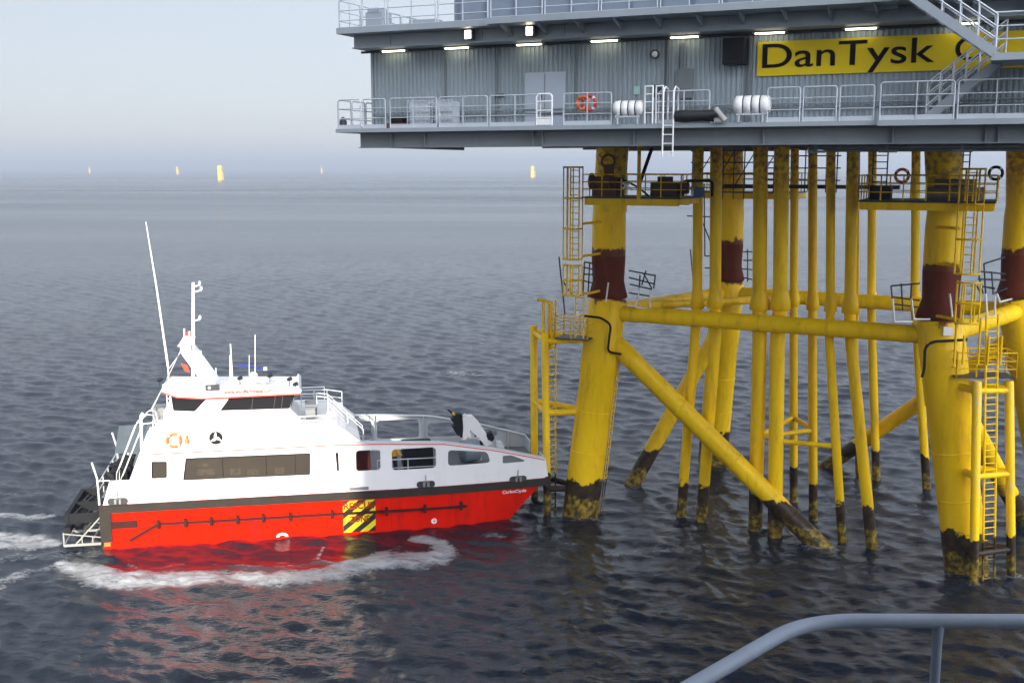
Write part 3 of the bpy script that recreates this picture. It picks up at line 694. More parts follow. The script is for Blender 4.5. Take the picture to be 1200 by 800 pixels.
# soffit beam and upper deck
ub = MB(); ub.box((-1.72, .55, 23.02), (SE, .60, 23.44)); ub.box((-1.72, .40, 22.98), (SE, 1.49, 23.018))
for s in (-.2, 3.5, 6.6, 12.2, 15.5, 19.2): ub.box((s, .50, 23.02), (s+.035, .549, 23.42))
ub.box((-1.72, .6, 23.02), (-1.67, 20, 23.44)); ub.build('upper_beam', GREY, tp)
MB().tube((-1.9, 1.35, 22.93), (SE, 1.35, 22.93), .045, n=8).build('conduit', STEELD, tp)
ud = MB(); ud.box((-2.0, -.15, 23.45), (4.2, 20, 23.55)); ud.box((4.2, -.55, 23.45), (SE, 20, 23.55)); ud.box((-2.0, -.20, 23.45), (4.2, -.16, 23.66)); ud.box((4.2, -.60, 23.45), (SE, -.56, 23.66))
ud.build('upper_deck', GREY, tp)
for i in range(18):
    br = MB()
    s = 4.6+i*1.35; br.add([(s, .54, 23.445), (s, -.5, 23.445), (s, .54, 23.12), (s+.05, .54, 23.445), (s+.05, -.5, 23.445), (s+.05, .54, 23.12)], [(0,1,2), (3,5,4), (0,3,4,1), (1,4,5,2), (2,5,3,0)]).build('bracket', GREY, tp)
# railings lower
railing(tp, [(-2.2, 5.0, 20.07), (-2.2, .06, 20.07)], RAIL, h=1.05, panel=1.0, toe=.14)
railing(tp, [(-2.2, .06, 20.07), (-.1, .06, 20.07)], RAIL, h=1.05, panel=1.05)
railing(tp, [(0.0, .06, 20.07), (6.0, .06, 20.07)], RAIL, h=1.05, panel=2.0)
railing(tp, [(6.75, .06, 20.07), (8.55, .06, 20.07)], RAIL, h=1.05, panel=1.8)
railing(tp, [(10.0, .3, 20.07), (11.8, .3, 20.07)], RAIL, h=1.05, panel=1.8)
railing(tp, [(13.6, .06, 20.07), (16.9, .06, 20.07)], RAIL, h=1.05, panel=1.1)
railing(tp, [(17.0, -.15, 20.07), (SE, -.15, 20.07)], RAIL, h=1.1, panel=2.15)
MB().box((17.0, -.2, 19.9), (SE, 0, 20.068)).build('walkway_edge', GREY, tp)
railing(tp, [(-1.95, 6.0, 23.55), (-1.95, -.1, 23.55)], RAIL, h=1.1, panel=1.5)
railing(tp, [(-1.95, -.1, 23.55), (4.1, -.1, 23.55)], RAIL, h=1.1, panel=2.0)
railing(tp, [(4.3, -.5, 23.55), (SE, -.5, 23.55)], RAIL, h=1.1, panel=2.0)
# upper storey wall behind the upper walkway
MB().box((1.6, 2.2, 23.56), (SE, 12, 28)).build('upper_wall', mat('blue_grey_panel', (.16, .2, .25), .5, var=.08), tp)
RIB = mat('steel_blue_rib', (.1, .13, .18), .5)
for i in range(22): s = 1.8+i*1.1; MB().box((s, 2.12, 23.56), (s+.1, 2.19, 28)).build('wall_rib', RIB, tp)
ac = MB(); ac.box((-1.6, 1.2, 23.56), (-.9, 1.9, 24.352)); ac.box((-1.5, 1.18, 24.35), (-1.0, 1.8, 24.5)); ac.build('deck_unit', GREY, tp); MB().box((-.2, 2, 23.56), (.9, 2.6, 24.1)).build('deck_unit', GREY, tp)
# wall fittings
dr = MB().box((4.78, 1.415, 20.08), (6.32, 1.46, 21.97)).build('door', DOORM, tp)
MB().box((5.54, 1.40, 20.1), (5.56, 1.414, 21.93)).build('door_gap', DGREY, dr); MB().tube((5.45, 1.37, 21.0), (5.45, 1.37, 21.2), .02).build('handle', BLACK, dr)
s_, z_ = W(848, 76, 1.2); e_, z2 = W(875, 46, 1.2)
sp = MB(); sp.box((s_, .95, 21.95), (e_, 1.42, 22.8)); o = sp.build('loudspeaker', BLACK, None, bevel=.04); o.location = P0; o.rotation_euler = (0, 0, WA); tag(o, 'black box loudspeaker mounted on the wall left of the yellow name board', 'loudspeaker')
def onT(mb, name, m, label, cat, group=None, bevel=0):
    o = mb.build(name, m, None, bevel=bevel); o.location = P0; o.rotation_euler = (0, 0, WA); return tag(o, label, cat, group)
a, z = W(795, 104, 1.45); b, z1 = W(813, 81, 1.45)
onT(MB().box((a, 1.3, 20.95), (b, 1.459, z1)), 'wall_cabinet', DGREY, 'plain grey cabinet on the wall above the black tarpaulin', 'cabinet')
a, _ = W(743, 98, 1.45)
onT(MB().box((a, 1.42, 21.12), (a+.22, 1.455, 21.4)).box((a+.05, 1.415, 21.2), (a+.17, 1.42, 21.32)), 'safety_sign', mat('pale_sign', (.35, .55, .5), .5), 'small pale green safety sign on the wall above the left life rafts', 'sign')
a, _ = W(768, 100, 1.45)
onT(MB().box((a, 1.3, 21.0), (a+.2, 1.455, 21.42)), 'call_box', STEELD, 'small dark call box on the wall above the white ladder', 'box')
a, z = W(768, 64, 1.45)
wlp = thing('bulkhead_lamp', 'unlit round bulkhead lamp on the corrugated wall left of the loudspeaker', 'wall lamp', T(a, 1.36, z), WA)
MB().lathe([(0, .15), (.1, .15)], (0, 0, 0), (0, 1, 0), 20).build('lamp_housing', STEELD, wlp); MB().lathe([(0, .06), (.02, .09), (.05, .105)], (0, -.05, 0), (0, 1, 0), 20).build('lamp_glass', RAFT, wlp)
for px, w_ in ((522, .03), (583, .02), (676, .02), (782, .035), (878, .03)):
    a, _ = W(px, 100, 1.4); MB().box((a-w_, 1.38, 20.1), (a+w_, 1.43, 22.85)).build('cable_run', DGREY, tp)
a, _ = W(580, 105, 1.4); MB().box((a, 1.40, 21.15), (a+.35, 1.43, 21.27)).build('notice', STEELD, tp)
a, _ = W(832, 90, 1.4); MB().box((a-1.0, 1.33, 21.85), (a-.9, 1.42, 22.75)).build('bracket', DGREY, tp)
MB().tube((-1.4, 1.36, 20.55), (SE-1, 1.36, 20.55), .03, n=8).build('pipe_run', DGREY, tp); MB().tube((-1.4, 1.36, 20.7), (SE-1, 1.36, 20.7), .022, n=8).build('pipe_run', GREY, tp)
# luminaires
places = ['at the far left end of the wall', 'second from the left end of the wall', 'above the pale double door', 'above the red and orange lifebuoys', 'between the round lamp and the loudspeaker', 'above the first letters of the name board', 'above the middle of the name board', 'behind the upper stair flight']
for (px, py), pc in zip([(461,58), (535,54), (620,52), (708,47), (802,43), (902,37), (1009,31), (1128,25)], places):
    s, z = W(px, py, 1.2)
    l = thing('strip_light', 'lit fluorescent strip light under the upper deck ' + pc, 'strip light', T(s, 1.2, 22.93), WA, 'lit strip lights along the top of the wall')
    MB().box((-.55, -.08, .0), (.55, .08, .06)).build('housing', GREY, l)
    MB().box((-.46, -.04, -.045), (.46, .04, -.001)).build('tube', TUBE, l)
for (px, py), pc in zip([(549,41), (621,37)], ['left floodlight lit on the upper beam near the platform corner', 'right floodlight lit on the upper beam above the double door']):
    s, z = W(px, py, .3)
    l = thing('floodlight', pc, 'floodlight', T(s, .3, z), WA, 'floodlights on the upper beam')
    MB().box((-.13, -.06, -.16), (.2, .14, .18)).build('housing', STEELD, l, bevel=.02)
    MB().box((-.11, -.075, -.14), (.12, -.061, .14)).build('lens', FLOOD, l); MB().bar((0, .1, 0), (0, .25, 0), .05).build('bracket', STEELD, l)
# name board
a, z0 = W(887, 90, 1.4); zt = 22.67; zbm = 21.59
sg = thing('name_board', 'long yellow board with large black letters along the platform wall', 'sign', P0, WA)
MB().box((a, 1.40, zbm), (SE-2, 1.44, zt)).build('board', SIGNY, sg)
fnS = lambda x, z, t: (x, 1.397-t, z)
x0, zc = W(893, 80, 1.4); x1, _ = W(1095, 72, 1.4)
_, zdesc = W(1030, 84, 1.4); _, ztop = W(895, 53, 1.4)
lettering('DanTysk', x0, x1, zdesc-.02, ztop+.02, fnS, .01, weight=.006).build('lettering', LETTER, sg)
x2, _ = W(1120, 50, 1.4); x3, _ = W(1156, 50, 1.4)
lettering('O', x2, x3, zc, ztop, fnS, .01, weight=.006).build('lettering', LETTER, sg)
# stairs
def stair(p, q, w, parent, side=1, posts=6):
    p = Vector(p); q = Vector(q)
    mb = MB()
    for y in (0, w): mb.bar(p+Vector((0, y, 0)), q+Vector((0, y, 0)), .05, .26)
    n = int(abs(q.z-p.z)/.2)
    for i in range(n): c = p.lerp(q, (i+.5)/n); mb.box((c.x-.13, c.y+.03, c.z-.02), (c.x+.13, c.y+w-.03, c.z+.02))
    mb.build('stair_flight', GREY, parent)
    mb = MB()
    for y in (0, w):
        o = Vector((0, y, 0))
        for h in (.4, .72, 1.05): mb.tube(p+o+UP*h, q+o+UP*h, .026, n=6)
        for i in range(posts+1): c = p.lerp(q, i/posts)+o; mb.tube(c, c+UP*1.05, .026, n=6)
    mb.build('railing', RAIL, parent)
sc = thing('outer_staircase', 'grey steel stairs zigzagging in front of the name board at the right edge', 'staircase', P0, WA)
lo_s, _ = W(1085, 130, .3); ld0, _ = W(1162, 60, -.8); ld1 = ld0+3.2
_, zl = W(1165, 63, -.8)
stair((lo_s, .3, 20.1), (ld0+.35, .3, zl), .8, sc)
us, uz = W(1072, 0, -.8)
stair((ld0+.1, -1.0, zl), (us-1.2, -1.0, zl+(ld0-us+1.2)*(uz-zl)/(ld0-us)), .8, sc, posts=7)
MB().box((ld0, -1.0, zl-.2), (ld1, 1.15, zl)).build('landing', GREY, sc)
mb = MB(); railmesh(mb, [(ld0+.05, -.95, zl), (ld1, -.95, zl)], r=.026, sp=1.2); mb.build('railing', RAIL, sc)
hb = MB(); s_, z_ = W(1015, 12, .2); hb.box((s_-.1, .2, 23.35), (s_+.9, .54, 24.0)); hb.box((s_+.0, .1, 23.3), (s_+.45, .2, 23.6)); hb.build('junction_box', GREY, tp)
# lifebuoys on topside
lifebuoy(WT(690, 121, .25), -tn, .24, REDP, RAFT, 'red lifebuoy with white bands on the left of the lower railing')
lifebuoy(WT(683, 121, .2), -tn, .21, ORANGE, REDP, 'orange lifebuoy partly hidden behind the red lifebuoy at the railing')
# life rafts
def raft(px, py, r, L, label, rz):
    s, z = W(px, py, .0); o = thing('life_raft_canister', label, 'life raft', T(s, .2, 20.07), WA+rz, 'life raft canisters on the lower walkway')
    zc = z-20.07; prof = []
    n = 4
    prof = [(-L/2, r*.55), (-L/2+.03, r*.8)]
    for i in range(n):
        a = -L/2+.05+(L-.1)*i/n; b = -L/2+.05+(L-.1)*(i+1)/n
        prof += [(a+.005, r*.86), (a+.03, r), (b-.03, r), (b-.005, r*.86)]
    prof += [(L/2-.03, r*.8), (L/2, r*.55)]
    MB().lathe(prof, (0, 0, zc), (1, 0, 0), 24).build('canister', RAFT, o)
    mb = MB()
    for i in (1, 2, 3): a = -L/2+.05+(L-.1)*i/n; mb.path([(a, math.cos(t)*r*.93, zc+math.sin(t)*r*.93) for t in np.linspace(0, 6.283, 21)[:-1]], .018, 6, closed=True)
    mb.build('strap', STEELD, o)
    mb = MB()
    for x in (-L*.32, L*.32):
        mb.bar((x, -.22, 0), (x, -.22, zc-r*.8), .05); mb.bar((x, .22, 0), (x, .22, zc-r*.8), .05); mb.bar((x, -.25, zc-r*.85), (x, .25, zc-r*.85), .05)
    mb.bar((-L*.4, -.22, .25), (L*.4, -.22, .25), .05); mb.build('cradle', RAIL, o)
    return o
raft(735, 127, .26, 1.05, 'bright white ribbed life raft canister left of the white hanging ladder', .1)
raft(880, 123, .30, 1.15, 'greyer white life raft canister under the start of the name board', .05)
# white ladder and gates
g = MB()
s0_, _ = W(777, 150, -.1); s1_, _ = W(789, 150, -.1); cx = (s0_+s1_)/2
ladder(g, (cx, -.12, 19.0), (cx, -.12, 20.15), s1_-s0_, (1, 0, 0), .028, .25)
for s in (s0_, s1_): g.path([(s, -.12, 20.1), (s, -.12, 21.1), (s, .1, 21.25), (s, .4, 21.2), (s, .4, 20.1)], .028, 8)
onT(g, 'hanging_ladder', WRAIL, 'white ladder hanging below the lower walkway edge', 'ladder')
g = MB()
for px0, px1, hh in ((755, 764, 1.2), (768, 776, 1.2)):
    a, _ = W(px0, 140, 0); b, _ = W(px1, 140, 0)
    g.path([(a, .05, 20.08), (a, .05, 20.08+hh), (b, .05, 20.08+hh), (b, .05, 20.08)], .03, 8)
    for z in (.35, .7, .95): g.tube((a, .05, 20.08+z), (b, .05, 20.08+z), .022, n=6)
onT(g, 'safety_gate', WRAIL, 'bright white double gate beside the hanging ladder', 'gate')
a, _ = W(629, 140, .05); b, _ = W(647, 140, .05); g = MB()
g.path([(a, .03, 20.08), (a, .03, 21.05), (a+.08, .03, 21.13), (b-.08, .03, 21.13), (b, .03, 21.05), (b, .03, 20.08)], .03, 8)
for z in (.25, .5, .8): g.tube((a, .03, 20.08+z), (b, .03, 20.08+z), .025, n=6)
g.box((a+.03, .02, 20.1), (b-.03, .045, 20.3)); onT(g, 'safety_gate', WRAIL, 'small white railing gate in front of the double door', 'gate')
# black tarpaulin roll with end fitting
a, _ = W(790, 138, .0); b, _ = W(838, 138, .0); g = MB()
prof = [(0, .12), (.05, .18), (.4, .2), (.9, .17), (1.3, .2), (1.5, .19), (b-a-.1, .17), (b-a, .12)]
g.lathe(prof, (a, .0, 20.30), (1, 0, 0), 14); onT(g, 'covered_bundle', TARP, 'long bundle under black tarpaulin between ladder and life raft', 'bundle')
g = MB(); g.path([(b+.02, -.05, 20.5), (b+.2, -.1, 20.3), (b+.35, -.1, 20.12)], .1, 8); g.box((b+.0, -.15, 20.1), (b+.3, .1, 20.22)); onT(g, 'rolled_net', mat('rope_net', (.35, .34, .32), .8, bump=.5), 'crumpled grey net at the end of the black bundle', 'net')
# things behind the left railing
def ibc(px0, px1, label):
    a, _ = W(px0, 130, 1.0); b, _ = W(px1, 130, 1.0)
    o = thing('storage_tank', label, 'tank', T((a+b)/2, 1.0, 20.07), WA, 'white caged tanks at the left of the walkway'); w = (b-a)/2
    MB().box((-w+.04, -.32, .12), (w-.04, .32, .95)).build('tank_body', mat('tank_plastic', (.5, .54, .58), .5), o, bevel=.06)
    mb = MB()
    for i in range(6): x = -w+2*w*i/5; mb.bar((x, -.36, .05), (x, -.36, 1.0), .03)
    for z in (.3, .6, .98): mb.bar((-w, -.36, z), (w, -.36, z), .03)
    mb.build('cage', RAIL, o)
ibc(483, 509, 'left caged white tank behind the walkway railing'); ibc(512, 536, 'right caged white tank behind the walkway railing')
a, _ = W(456, 135, .9); b, _ = W(477, 135, .9)
onT(MB().box((a, .7, 20.08), (b, 1.2, 20.28)), 'pallet_load', BROWNR, 'brown low load under a black cover near the left end of the walkway', 'pallet')
onT(MB().box((a+.1, .72, 20.285), (b-.1, 1.18, 20.5)), 'cover_sheet', BLACK, 'black cover on the brown load near the left end of the walkway', 'cover', bevel=.05)
a, _ = W(402, 140, .6)
onT(MB().lathe([(0, .14), (.3, .14), (.36, .08), (.45, .05)], (a, .6, 20.08), (0, 0, 1), 12), 'deck_lantern', STEELD, 'dark lantern at the left corner of the lower walkway', 'lantern')

# ================================================================== BOAT
BO = onz(122, 643); BA = R(11.06)
boat = thing('crew_transfer_boat', 'red and white crew transfer boat pushing its bow against the yellow landing', 'boat', BO, BA)
BEAM = 6.6; XB = 22.55
def off(x): return 0.6*max(0, (x-14)/8.6)**2
def Bp(px, py, o=0.0):
    x, z = onpl(px, py, (BO.x - math.sin(BA)*o, BO.y + math.cos(BA)*o), BA)
    return (x, z)
def Bc(px, py):
    x, z = Bp(px, py)
    for _ in range(4): x, z = Bp(px, py, off(x))
    return (x, z)
def side(x, z, t): return (x, off(x)+t, z)            # t>0 goes inboard
def side_far(x, z, t): return (x, BEAM-off(x)-t, z)
def top(x):   # bulwark height
    P = [(0, 3.45), (2.1, 4.78), (11.7, 4.80), (13.9, 4.74), (17, 4.56), (19.7, 4.05), (XB, 3.30)]
    for (a, za), (b, zb_) in zip(P[:-1], P[1:]):
        if x <= b: return za+(zb_-za)*(x-a)/(b-a)
    return P[-1][1]
# hull
xs = list(np.linspace(0, 14, 15)) + list(np.linspace(14.8, 22.0, 13)) + [XB-.12, XB]
def hx(x, z):  # raked stem
    k = max(0, (x-15)/(XB-15)); return x - k*k*(max(0, 2.2-z))*.86
rows = [-.8, 0, .9, 1.8, 2.25]
hull = MB(); n = len(xs)
def hy(x, z): return off(x) + .10*(2.2-z)*max(0, (x-15)/(XB-15))*1.6
vsn = [(hx(x, z), hy(x, z), z) for z in rows for x in xs]; vsf = [(a, BEAM-b, c) for a, b, c in vsn]
fs = [(r*n+i, r*n+i+1, (r+1)*n+i+1, (r+1)*n+i) for r in range(len(rows)-1) for i in range(n-1)]
hull.add(vsn, fs, True); hull.add(vsf, fs, True)
nr_ = len(rows)
V = vsn+vsf; m_ = len(vsn)
hull.add(V, [(r*n, (r+1)*n, m_+(r+1)*n, m_+r*n) for r in range(nr_-1)])
hull.add(V, [(r*n+n-1, (r+1)*n+n-1, m_+(r+1)*n+n-1, m_+r*n+n-1) for r in range(nr_-1)])
hull.build('hull', RED, boat)
# foredeck / aft deck
dk = MB(); zz = 2.62
dk.add([(x, off(x)+.03, zz) for x in xs]+[(x, BEAM-off(x)-.03, zz) for x in xs], [(i, i+1, n+i+1, n+i) for i in range(n-1)]); dk.build('deck', DECK, boat)
# rubber fender: a fat band all round
fd = MB(); fd.path([(0.0, .0, 2.0)]+[(x, off(x)-.06, 2.0) for x in xs[1:-1]], .01, 4)
fen = MB()
def band(mb, z0, z1, o, xs_):
    nn = len(xs_)
    pr = [(z0, .02), (z0+.03, -o), (z1-.03, -o), (z1, .02)]
    for f in (side, side_far):
        mb.add([f(x, z, t) for z, t in pr for x in xs_], [(r*nn+i, r*nn+i+1, (r+1)*nn+i+1, (r+1)*nn+i) for r in range(3) for i in range(nn-1)])
band(fen, 1.80, 2.24, .09, xs)
fen.box((XB-.03, off(XB)-.05, 1.72), (XB+.22, BEAM-off(XB)+.05, 2.30)); fen.box((-.06, -.08, .35), (.42, .02, 2.24)); fen.box((-.12, -.07, .5), (-.01, BEAM+.07, 2.24))
fen.build('fender', RUB, boat)
for k in range(3): MB().box((XB+.2, .9+k*1.75, 1.5), (XB+.32, 2.1+k*1.75, 2.35)).build('bow_fender', RUB, boat)
# near bulwark + cabin side with openings
bul_out = [(0.06, 2.24), (.44, 3.45), (1.72, 3.45), (2.14, 4.78)] + [(x, top(x)) for x in np.linspace(3, 22.3, 30)] + [(XB, top(XB)), (XB+.12, 2.24)] + [(x, 2.24) for x in np.linspace(22, .6, 25)]
op1 = rrect(*[Bc(417,528)[0], 3.30, Bc(446,551)[0], 4.38], .16)
op2 = rrect(Bc(459,527)[0], 3.24, Bc(511,549)[0], 4.36, .2)
a_ = [Bc(525,527), Bc(571,529), Bc(575,542), Bc(525,546)]; op3 = rpoly(a_, .22)
op4 = rpoly([Bc(589,534), Bc(599,533), Bc(615,539), Bc(614,541), Bc(589,543)], .08)
w1 = rpoly([Bp(178,541), Bp(195,541), Bp(195,559), Bp(178,560)], .05)
w2 = rpoly([Bp(218,537), Bp(363,531), Bp(363,555.5), Bp(215,562)], .06)
slot = rpoly([Bp(393,530), Bp(396.5,530), Bp(397.5,552), Bp(395,552)], .05)
plate([bul_out, op1, op2, op3, op4, w1, w2, slot], 0, .07, side, .6).build('bulwark', WHITE, boat)
fr_out = [(11.3, 2.24)] + [(x, top(x)-.02) for x in np.linspace(11.3, 22.3, 18)] + [(XB, 3.28), (XB, 2.24)] + [(x, 2.24) for x in np.linspace(22, 12, 12)]
fo = [rrect(12.2, 3.3, 13.7, 4.4, .16), rrect(14.0, 3.3, 16.4, 4.4, .18), rrect(16.9, 3.3, 19.4, 4.15, .2), rrect(19.9, 3.2, 20.9, 3.7, .12)]
plate([fr_out]+fo, 0, .07, side_far, .6).build('bulwark', LIGHTGREY, boat)
bulf = [(0.06, 2.24), (.44, 3.45), (1.72, 3.45), (2.14, 4.78), (11.3, 4.78), (11.3, 2.24)]
plate([bulf], 0, .06, side_far, .8).build('cabin_side', WHITE, boat)
# bulwark frames, caps
fr = MB()
for x in (12.05, 13.85, 16.65, 19.7, 21.5):
    fr.box((x-.03, BEAM-off(x)-.32, 2.63), (x+.03, BEAM-off(x)-.075, top(x)-.02)); fr.box((x-.03, off(x)+.075, 2.63), (x+.03, off(x)+.3, top(x)-.02))
fr.build('bulwark_frame', LIGHTGREY, boat)
cap = MB(); xc = [x for x in np.linspace(11.4, XB, 24)]
for f in (side, side_far):
    nn = len(xc); pr = [(-.03, .0), (-.03, .035), (.28, .035), (.28, .0)]
    cap.add([f(x, top(x)+z, t) for t, z in pr for x in xc], [(r*nn+i, r*nn+i+1, (r+1) % 4*nn+i+1, (r+1) % 4*nn+i) for r in range(4) for i in range(nn-1)])
cap.box((XB-.06, off(XB), 2.3), (XB+.0, off(XB)+1.4, 3.3)); cap.box((XB-.06, BEAM-off(XB)-1.4, 2.3), (XB, BEAM-off(XB), 3.3))
cap.build('bulwark_cap', LIGHTGREY, boat)
ls = MB(); xl = [2.2]+[x for x in np.linspace(3, XB-.05, 40)]; nn = len(xl)
ls.add([side(x, top(x)-dz, t) for dz, t in ((.06, .0), (.06, -.012), (.11, -.012), (.11, 0)) for x in xl], [(r*nn+i, r*nn+i+1, (r+1)*nn+i+1, (r+1)*nn+i) for r in range(3) for i in range(nn-1)])
ls.build('red_stripe', REDL, boat)
# windows
for w in (w1, w2): plate([w], .025, .05, side, None).build('window', TINT, boat)
for w in (w1, w2):
    ps = [Vector((a, -.004, b)) for a, b in w]; MB().path(ps, .022, 6, closed=True).build('window_gasket', GLASSD, boat)
sm = MB()
for x in (3.6, 7.2, 10.8, 14.2, 17.6):
    sm.path([(x, hy(x, z)-.001, z) for z in (.05, .9, 1.75)], .007, 4)
sm.build('weld_seam', RUBR, boat)
gl_ = mat('cabin_interior_glimpse', (.066, .055, .042), .2, var=.3, scale=4, spec=.5)
for a, b_, c, d_ in ((231, 543, 244, 546), (231, 550, 252, 556), (270, 549, 282, 556), (290, 550, 303, 556), (322, 548, 333, 555)):
    p0 = Bp(a, b_); p1 = Bp(c, d_); MB().box((p0[0], .020, p0[1]), (p1[0], .0245, p1[1])).build('interior_glimpse', gl_, boat)
mb = MB()
for px in (261, 312, 346): x, _ = Bp(px, 545); mb.box((x-.012, .018, 3.33), (x+.012, .03, 4.37))
mb.build('window_mullion', GLASSD, boat)
plate([slot], .03, .05, side).build('door_recess', GLASSD, boat)
mb = MB(); x0_, z0_ = Bp(394, 530); x1_, z1_ = Bp(417, 572); mb.path([side(x, z, -.004) for x, z in ((x1_-.1, 4.45), (x0_+.1, 4.45))], .008, 4)
s1x, _ = Bp(388,575); s2x, _ = Bp(408,575); s3x, _ = Bp(432, 573)
mb.build('door_seam', LIGHTGREY, boat)
MB().box((s1x, -.03, 2.30), (s2x, -.001, 2.37)).build('door_sill', mat('cream_sill', (.6, .56, .4), .5), boat)
MB().box((s2x+.05, -.02, 2.30), (s3x, -.001, 2.46)).build('door_step', DECK, boat)
# cabin block interior closure (upper house)
ho = [(2.16, 4.79), (2.52, 5.80), (9.6, 5.78), (11.2, 5.74), (11.6, 5.68), (12.0, 5.45), (12.35, 5.15), (12.75, 4.82)]
hb_ = MB().prism(ho, lambda a, b, t: (a, t, b), .02, BEAM-.02); hb_.build('upper_house', WHITE, boat, bevel=.03)
MB().prism([(.47, 2.63), (1.75, 2.63), (2.2, 4.77), (11.2, 4.77), (11.2, 2.63)], lambda a, b, t: (a, t, b), .09, BEAM-.09).build('cabin', LIGHTGREY, boat) if False else None
ci = MB(); ci.prism([(1.80, 2.63), (2.25, 4.77), (11.25, 4.77), (11.25, 2.63)], lambda a, b, t: (a, t, b), .2, BEAM-.1); ci.build('cabin', LIGHTGREY, boat)
# aft bulkhead details: side stairs, doors
ab = MB(); ab.prism([(1.0, 2.64), (1.35, 2.64), (2.5, 5.5), (2.2, 5.6)], lambda a, b, t: (a, t, b), 1.2, 1.28); ab.prism([(1.0, 2.64), (1.35, 2.64), (2.5, 5.5), (2.2, 5.6)], lambda a, b, t: (a, t, b), 2.1, 2.18)
for i in range(9): ab.box((1.2+i*.12, 1.28, 2.85+i*.3), (1.45+i*.12, 2.1, 2.89+i*.3))
ab.build('aft_stairs', LIGHTGREY, boat)
mb = MB()
for y in (1.2, 2.14):
    mb.path([(.6, y, 3.5), (1.6, y, 5.9), (2.2, y, 6.45), (2.5, y, 6.4), (2.6, y, 5.8)], .018, 6)
    mb.path([(.55, y, 2.7), (.6, y, 3.5)], .018, 6); mb.path([(.75, y, 3.1), (1.9, y, 5.8)], .014, 6)
mb.build('stair_rail', WRAIL, boat)
MB().prism([(-.1, 3.5), (1.2, 3.5), (1.7, 5.0), (.2, 5.0)], lambda a, b, t: (a, t, b), 5.3, 5.36).build('splash_screen', GSCREEN, boat)
MB().prism([(1.1, 3.3), (1.9, 3.3), (2.3, 5.6), (1.9, 5.6)], lambda a, b, t: (a, t, b), 3.0, 3.06).build('splash_screen', GSCREEN, boat)  # panel beside the stairs, its shade is put into the grey colour
eqm = MB()
for i in range(8): eqm.lathe([(0, .28), (.05, .35), (.3, .35), (.35, .28)], (random.uniform(.0, 1.0), random.uniform(1.5, 5.5), 2.9+random.uniform(0, .6)), (random.uniform(-1, 1), 1, random.uniform(-.3, .3)), 14)
eqm.box((.1, 2.4, 2.63), (.9, 5, 3.3)); eqm.build('aft_gear', BLACK, boat)
# stern platform and fender gallows
stf = MB()
for y in (.0, 2.2, 4.4, 6.6):
    stf.bar((-1.85, y, .30), (-.12, y, .30), .09, .12); stf.bar((-1.85, y, .30), (-1.85, y, .95), .06); stf.bar((-1.85, y, .9), (-.12, y, .62), .05)
    stf.bar((-1.3, y, .34), (.0, y, 1.75), .06)
for x in (-1.85, -1.2, -.6): stf.bar((x, 0, .30), (x, 6.6, .30), .08)
for x in (-1.0, -.5): stf.bar((x, 0, .3), (x, 0, .72), .05)
stf.build('stern_platform', ALU, boat)
sg2 = MB()
for y in (1.0, 3.0, 5.4):
    sg2.bar((-1.85, y, 1.35), (-.15, y, 1.35), .12, .5); sg2.bar((-1.6, y, 1.5), (.1, y, 3.1), .06); sg2.bar((-1.2, y, 1.2), (.0, y, 2.6), .06)
sg2.bar((-1.85, .9, 1.35), (-1.85, 5.6, 1.35), .2, .45); sg2.bar((-1.85, .9, .75), (-1.85, 5.6, .75), .3, .3)
for k in range(4): sg2.lathe([(0, .1), (.06, .32), (.35, .32), (.42, .1)], (-1.4, 1.4+k*1.2, .95), (0, 1, 0), 16)
sg2.build('stern_gear', BLACK, boat)
mb = MB()
for y in (.1, 6.4):
    mb.path([(-.1, y, 2.2), (-.15, y, 3.6), (-.35, y, 4.4)], .05, 8); mb.path([(-.12, y, 3.45), (.44, y, 3.45)], .03, 6)
for z in (2.9, 3.3): mb.tube((-.14, .1, z), (-.14, 6.4, z), .03, n=6)
for i in range(5): mb.tube((-.14, .1+i*1.58, 2.25), (-.14, .1+i*1.58, 3.3), .03, n=6)
mb.build('stern_rail', LIGHTGREY, boat)
# rub rail on the red side
rr = MB()
P = [Bp(152,633), Bp(185,613)] + [Bp(x, 613-(x-185)*.0525) for x in (247, 340, 453)] + [Bc(547,594)]
P = [(P[0][0], .36), (P[1][0], 1.13)] + [(p[0], 1.11) for p in P[2:-1]] + [(P[-1][0], 1.06)]
for a, b in zip(P[:-1], P[1:]):
    k = 4
    for i in range(k):
        u = Vector(a).lerp(Vector(b), i/k); v = Vector(a).lerp(Vector(b), (i+1)/k)
        ua = hy(u[0], u[1]); va = hy(v[0], v[1]); rr.bar((u[0], ua-.06, u[1]), (v[0], va-.06, v[1]), .12, .11)
for px in (185, 217, 247, 278, 308, 340, 389, 453, 498, 541):
    x, _ = Bp(px, 604); y = hy(x, 1.1); rr.box((x-.07, y-.17, .90), (x+.07, y+.02, 1.34))
rr.build('rub_rail', RUBR, boat)
x0_, _ = Bp(131, 614); x1_, _ = Bp(161, 614); MB().box((x0_, -.06, 1.02), (x1_, -.003, 1.38)).build('stern_pad', RUBR, boat)
wm = MB(); x, _ = Bp(331, 632); wm.prism([(x+.3*math.cos(t), .08+.2*math.sin(t)) for t in np.linspace(0, math.pi, 12)]+[(x+.15*math.cos(t), .08+.09*math.sin(t)) for t in np.linspace(math.pi, 0, 8)], lambda a, b, t: (a, t, b), -.06, .0)
wm.build('exhaust_mark', WRAIL, boat)
x, _ = Bp(509, 616); z = .38; mk = MB(); ring = lambda r0, r1: [(x+r1*math.cos(t), z+r1*math.sin(t)) for t in np.linspace(0, 2*math.pi, 20)]
mk.prism(ring(0, .15), lambda a, b, t: (a, hy(a, b)+t, b), -.03, 0.01); mk.build('hull_mark', WRAIL, boat)
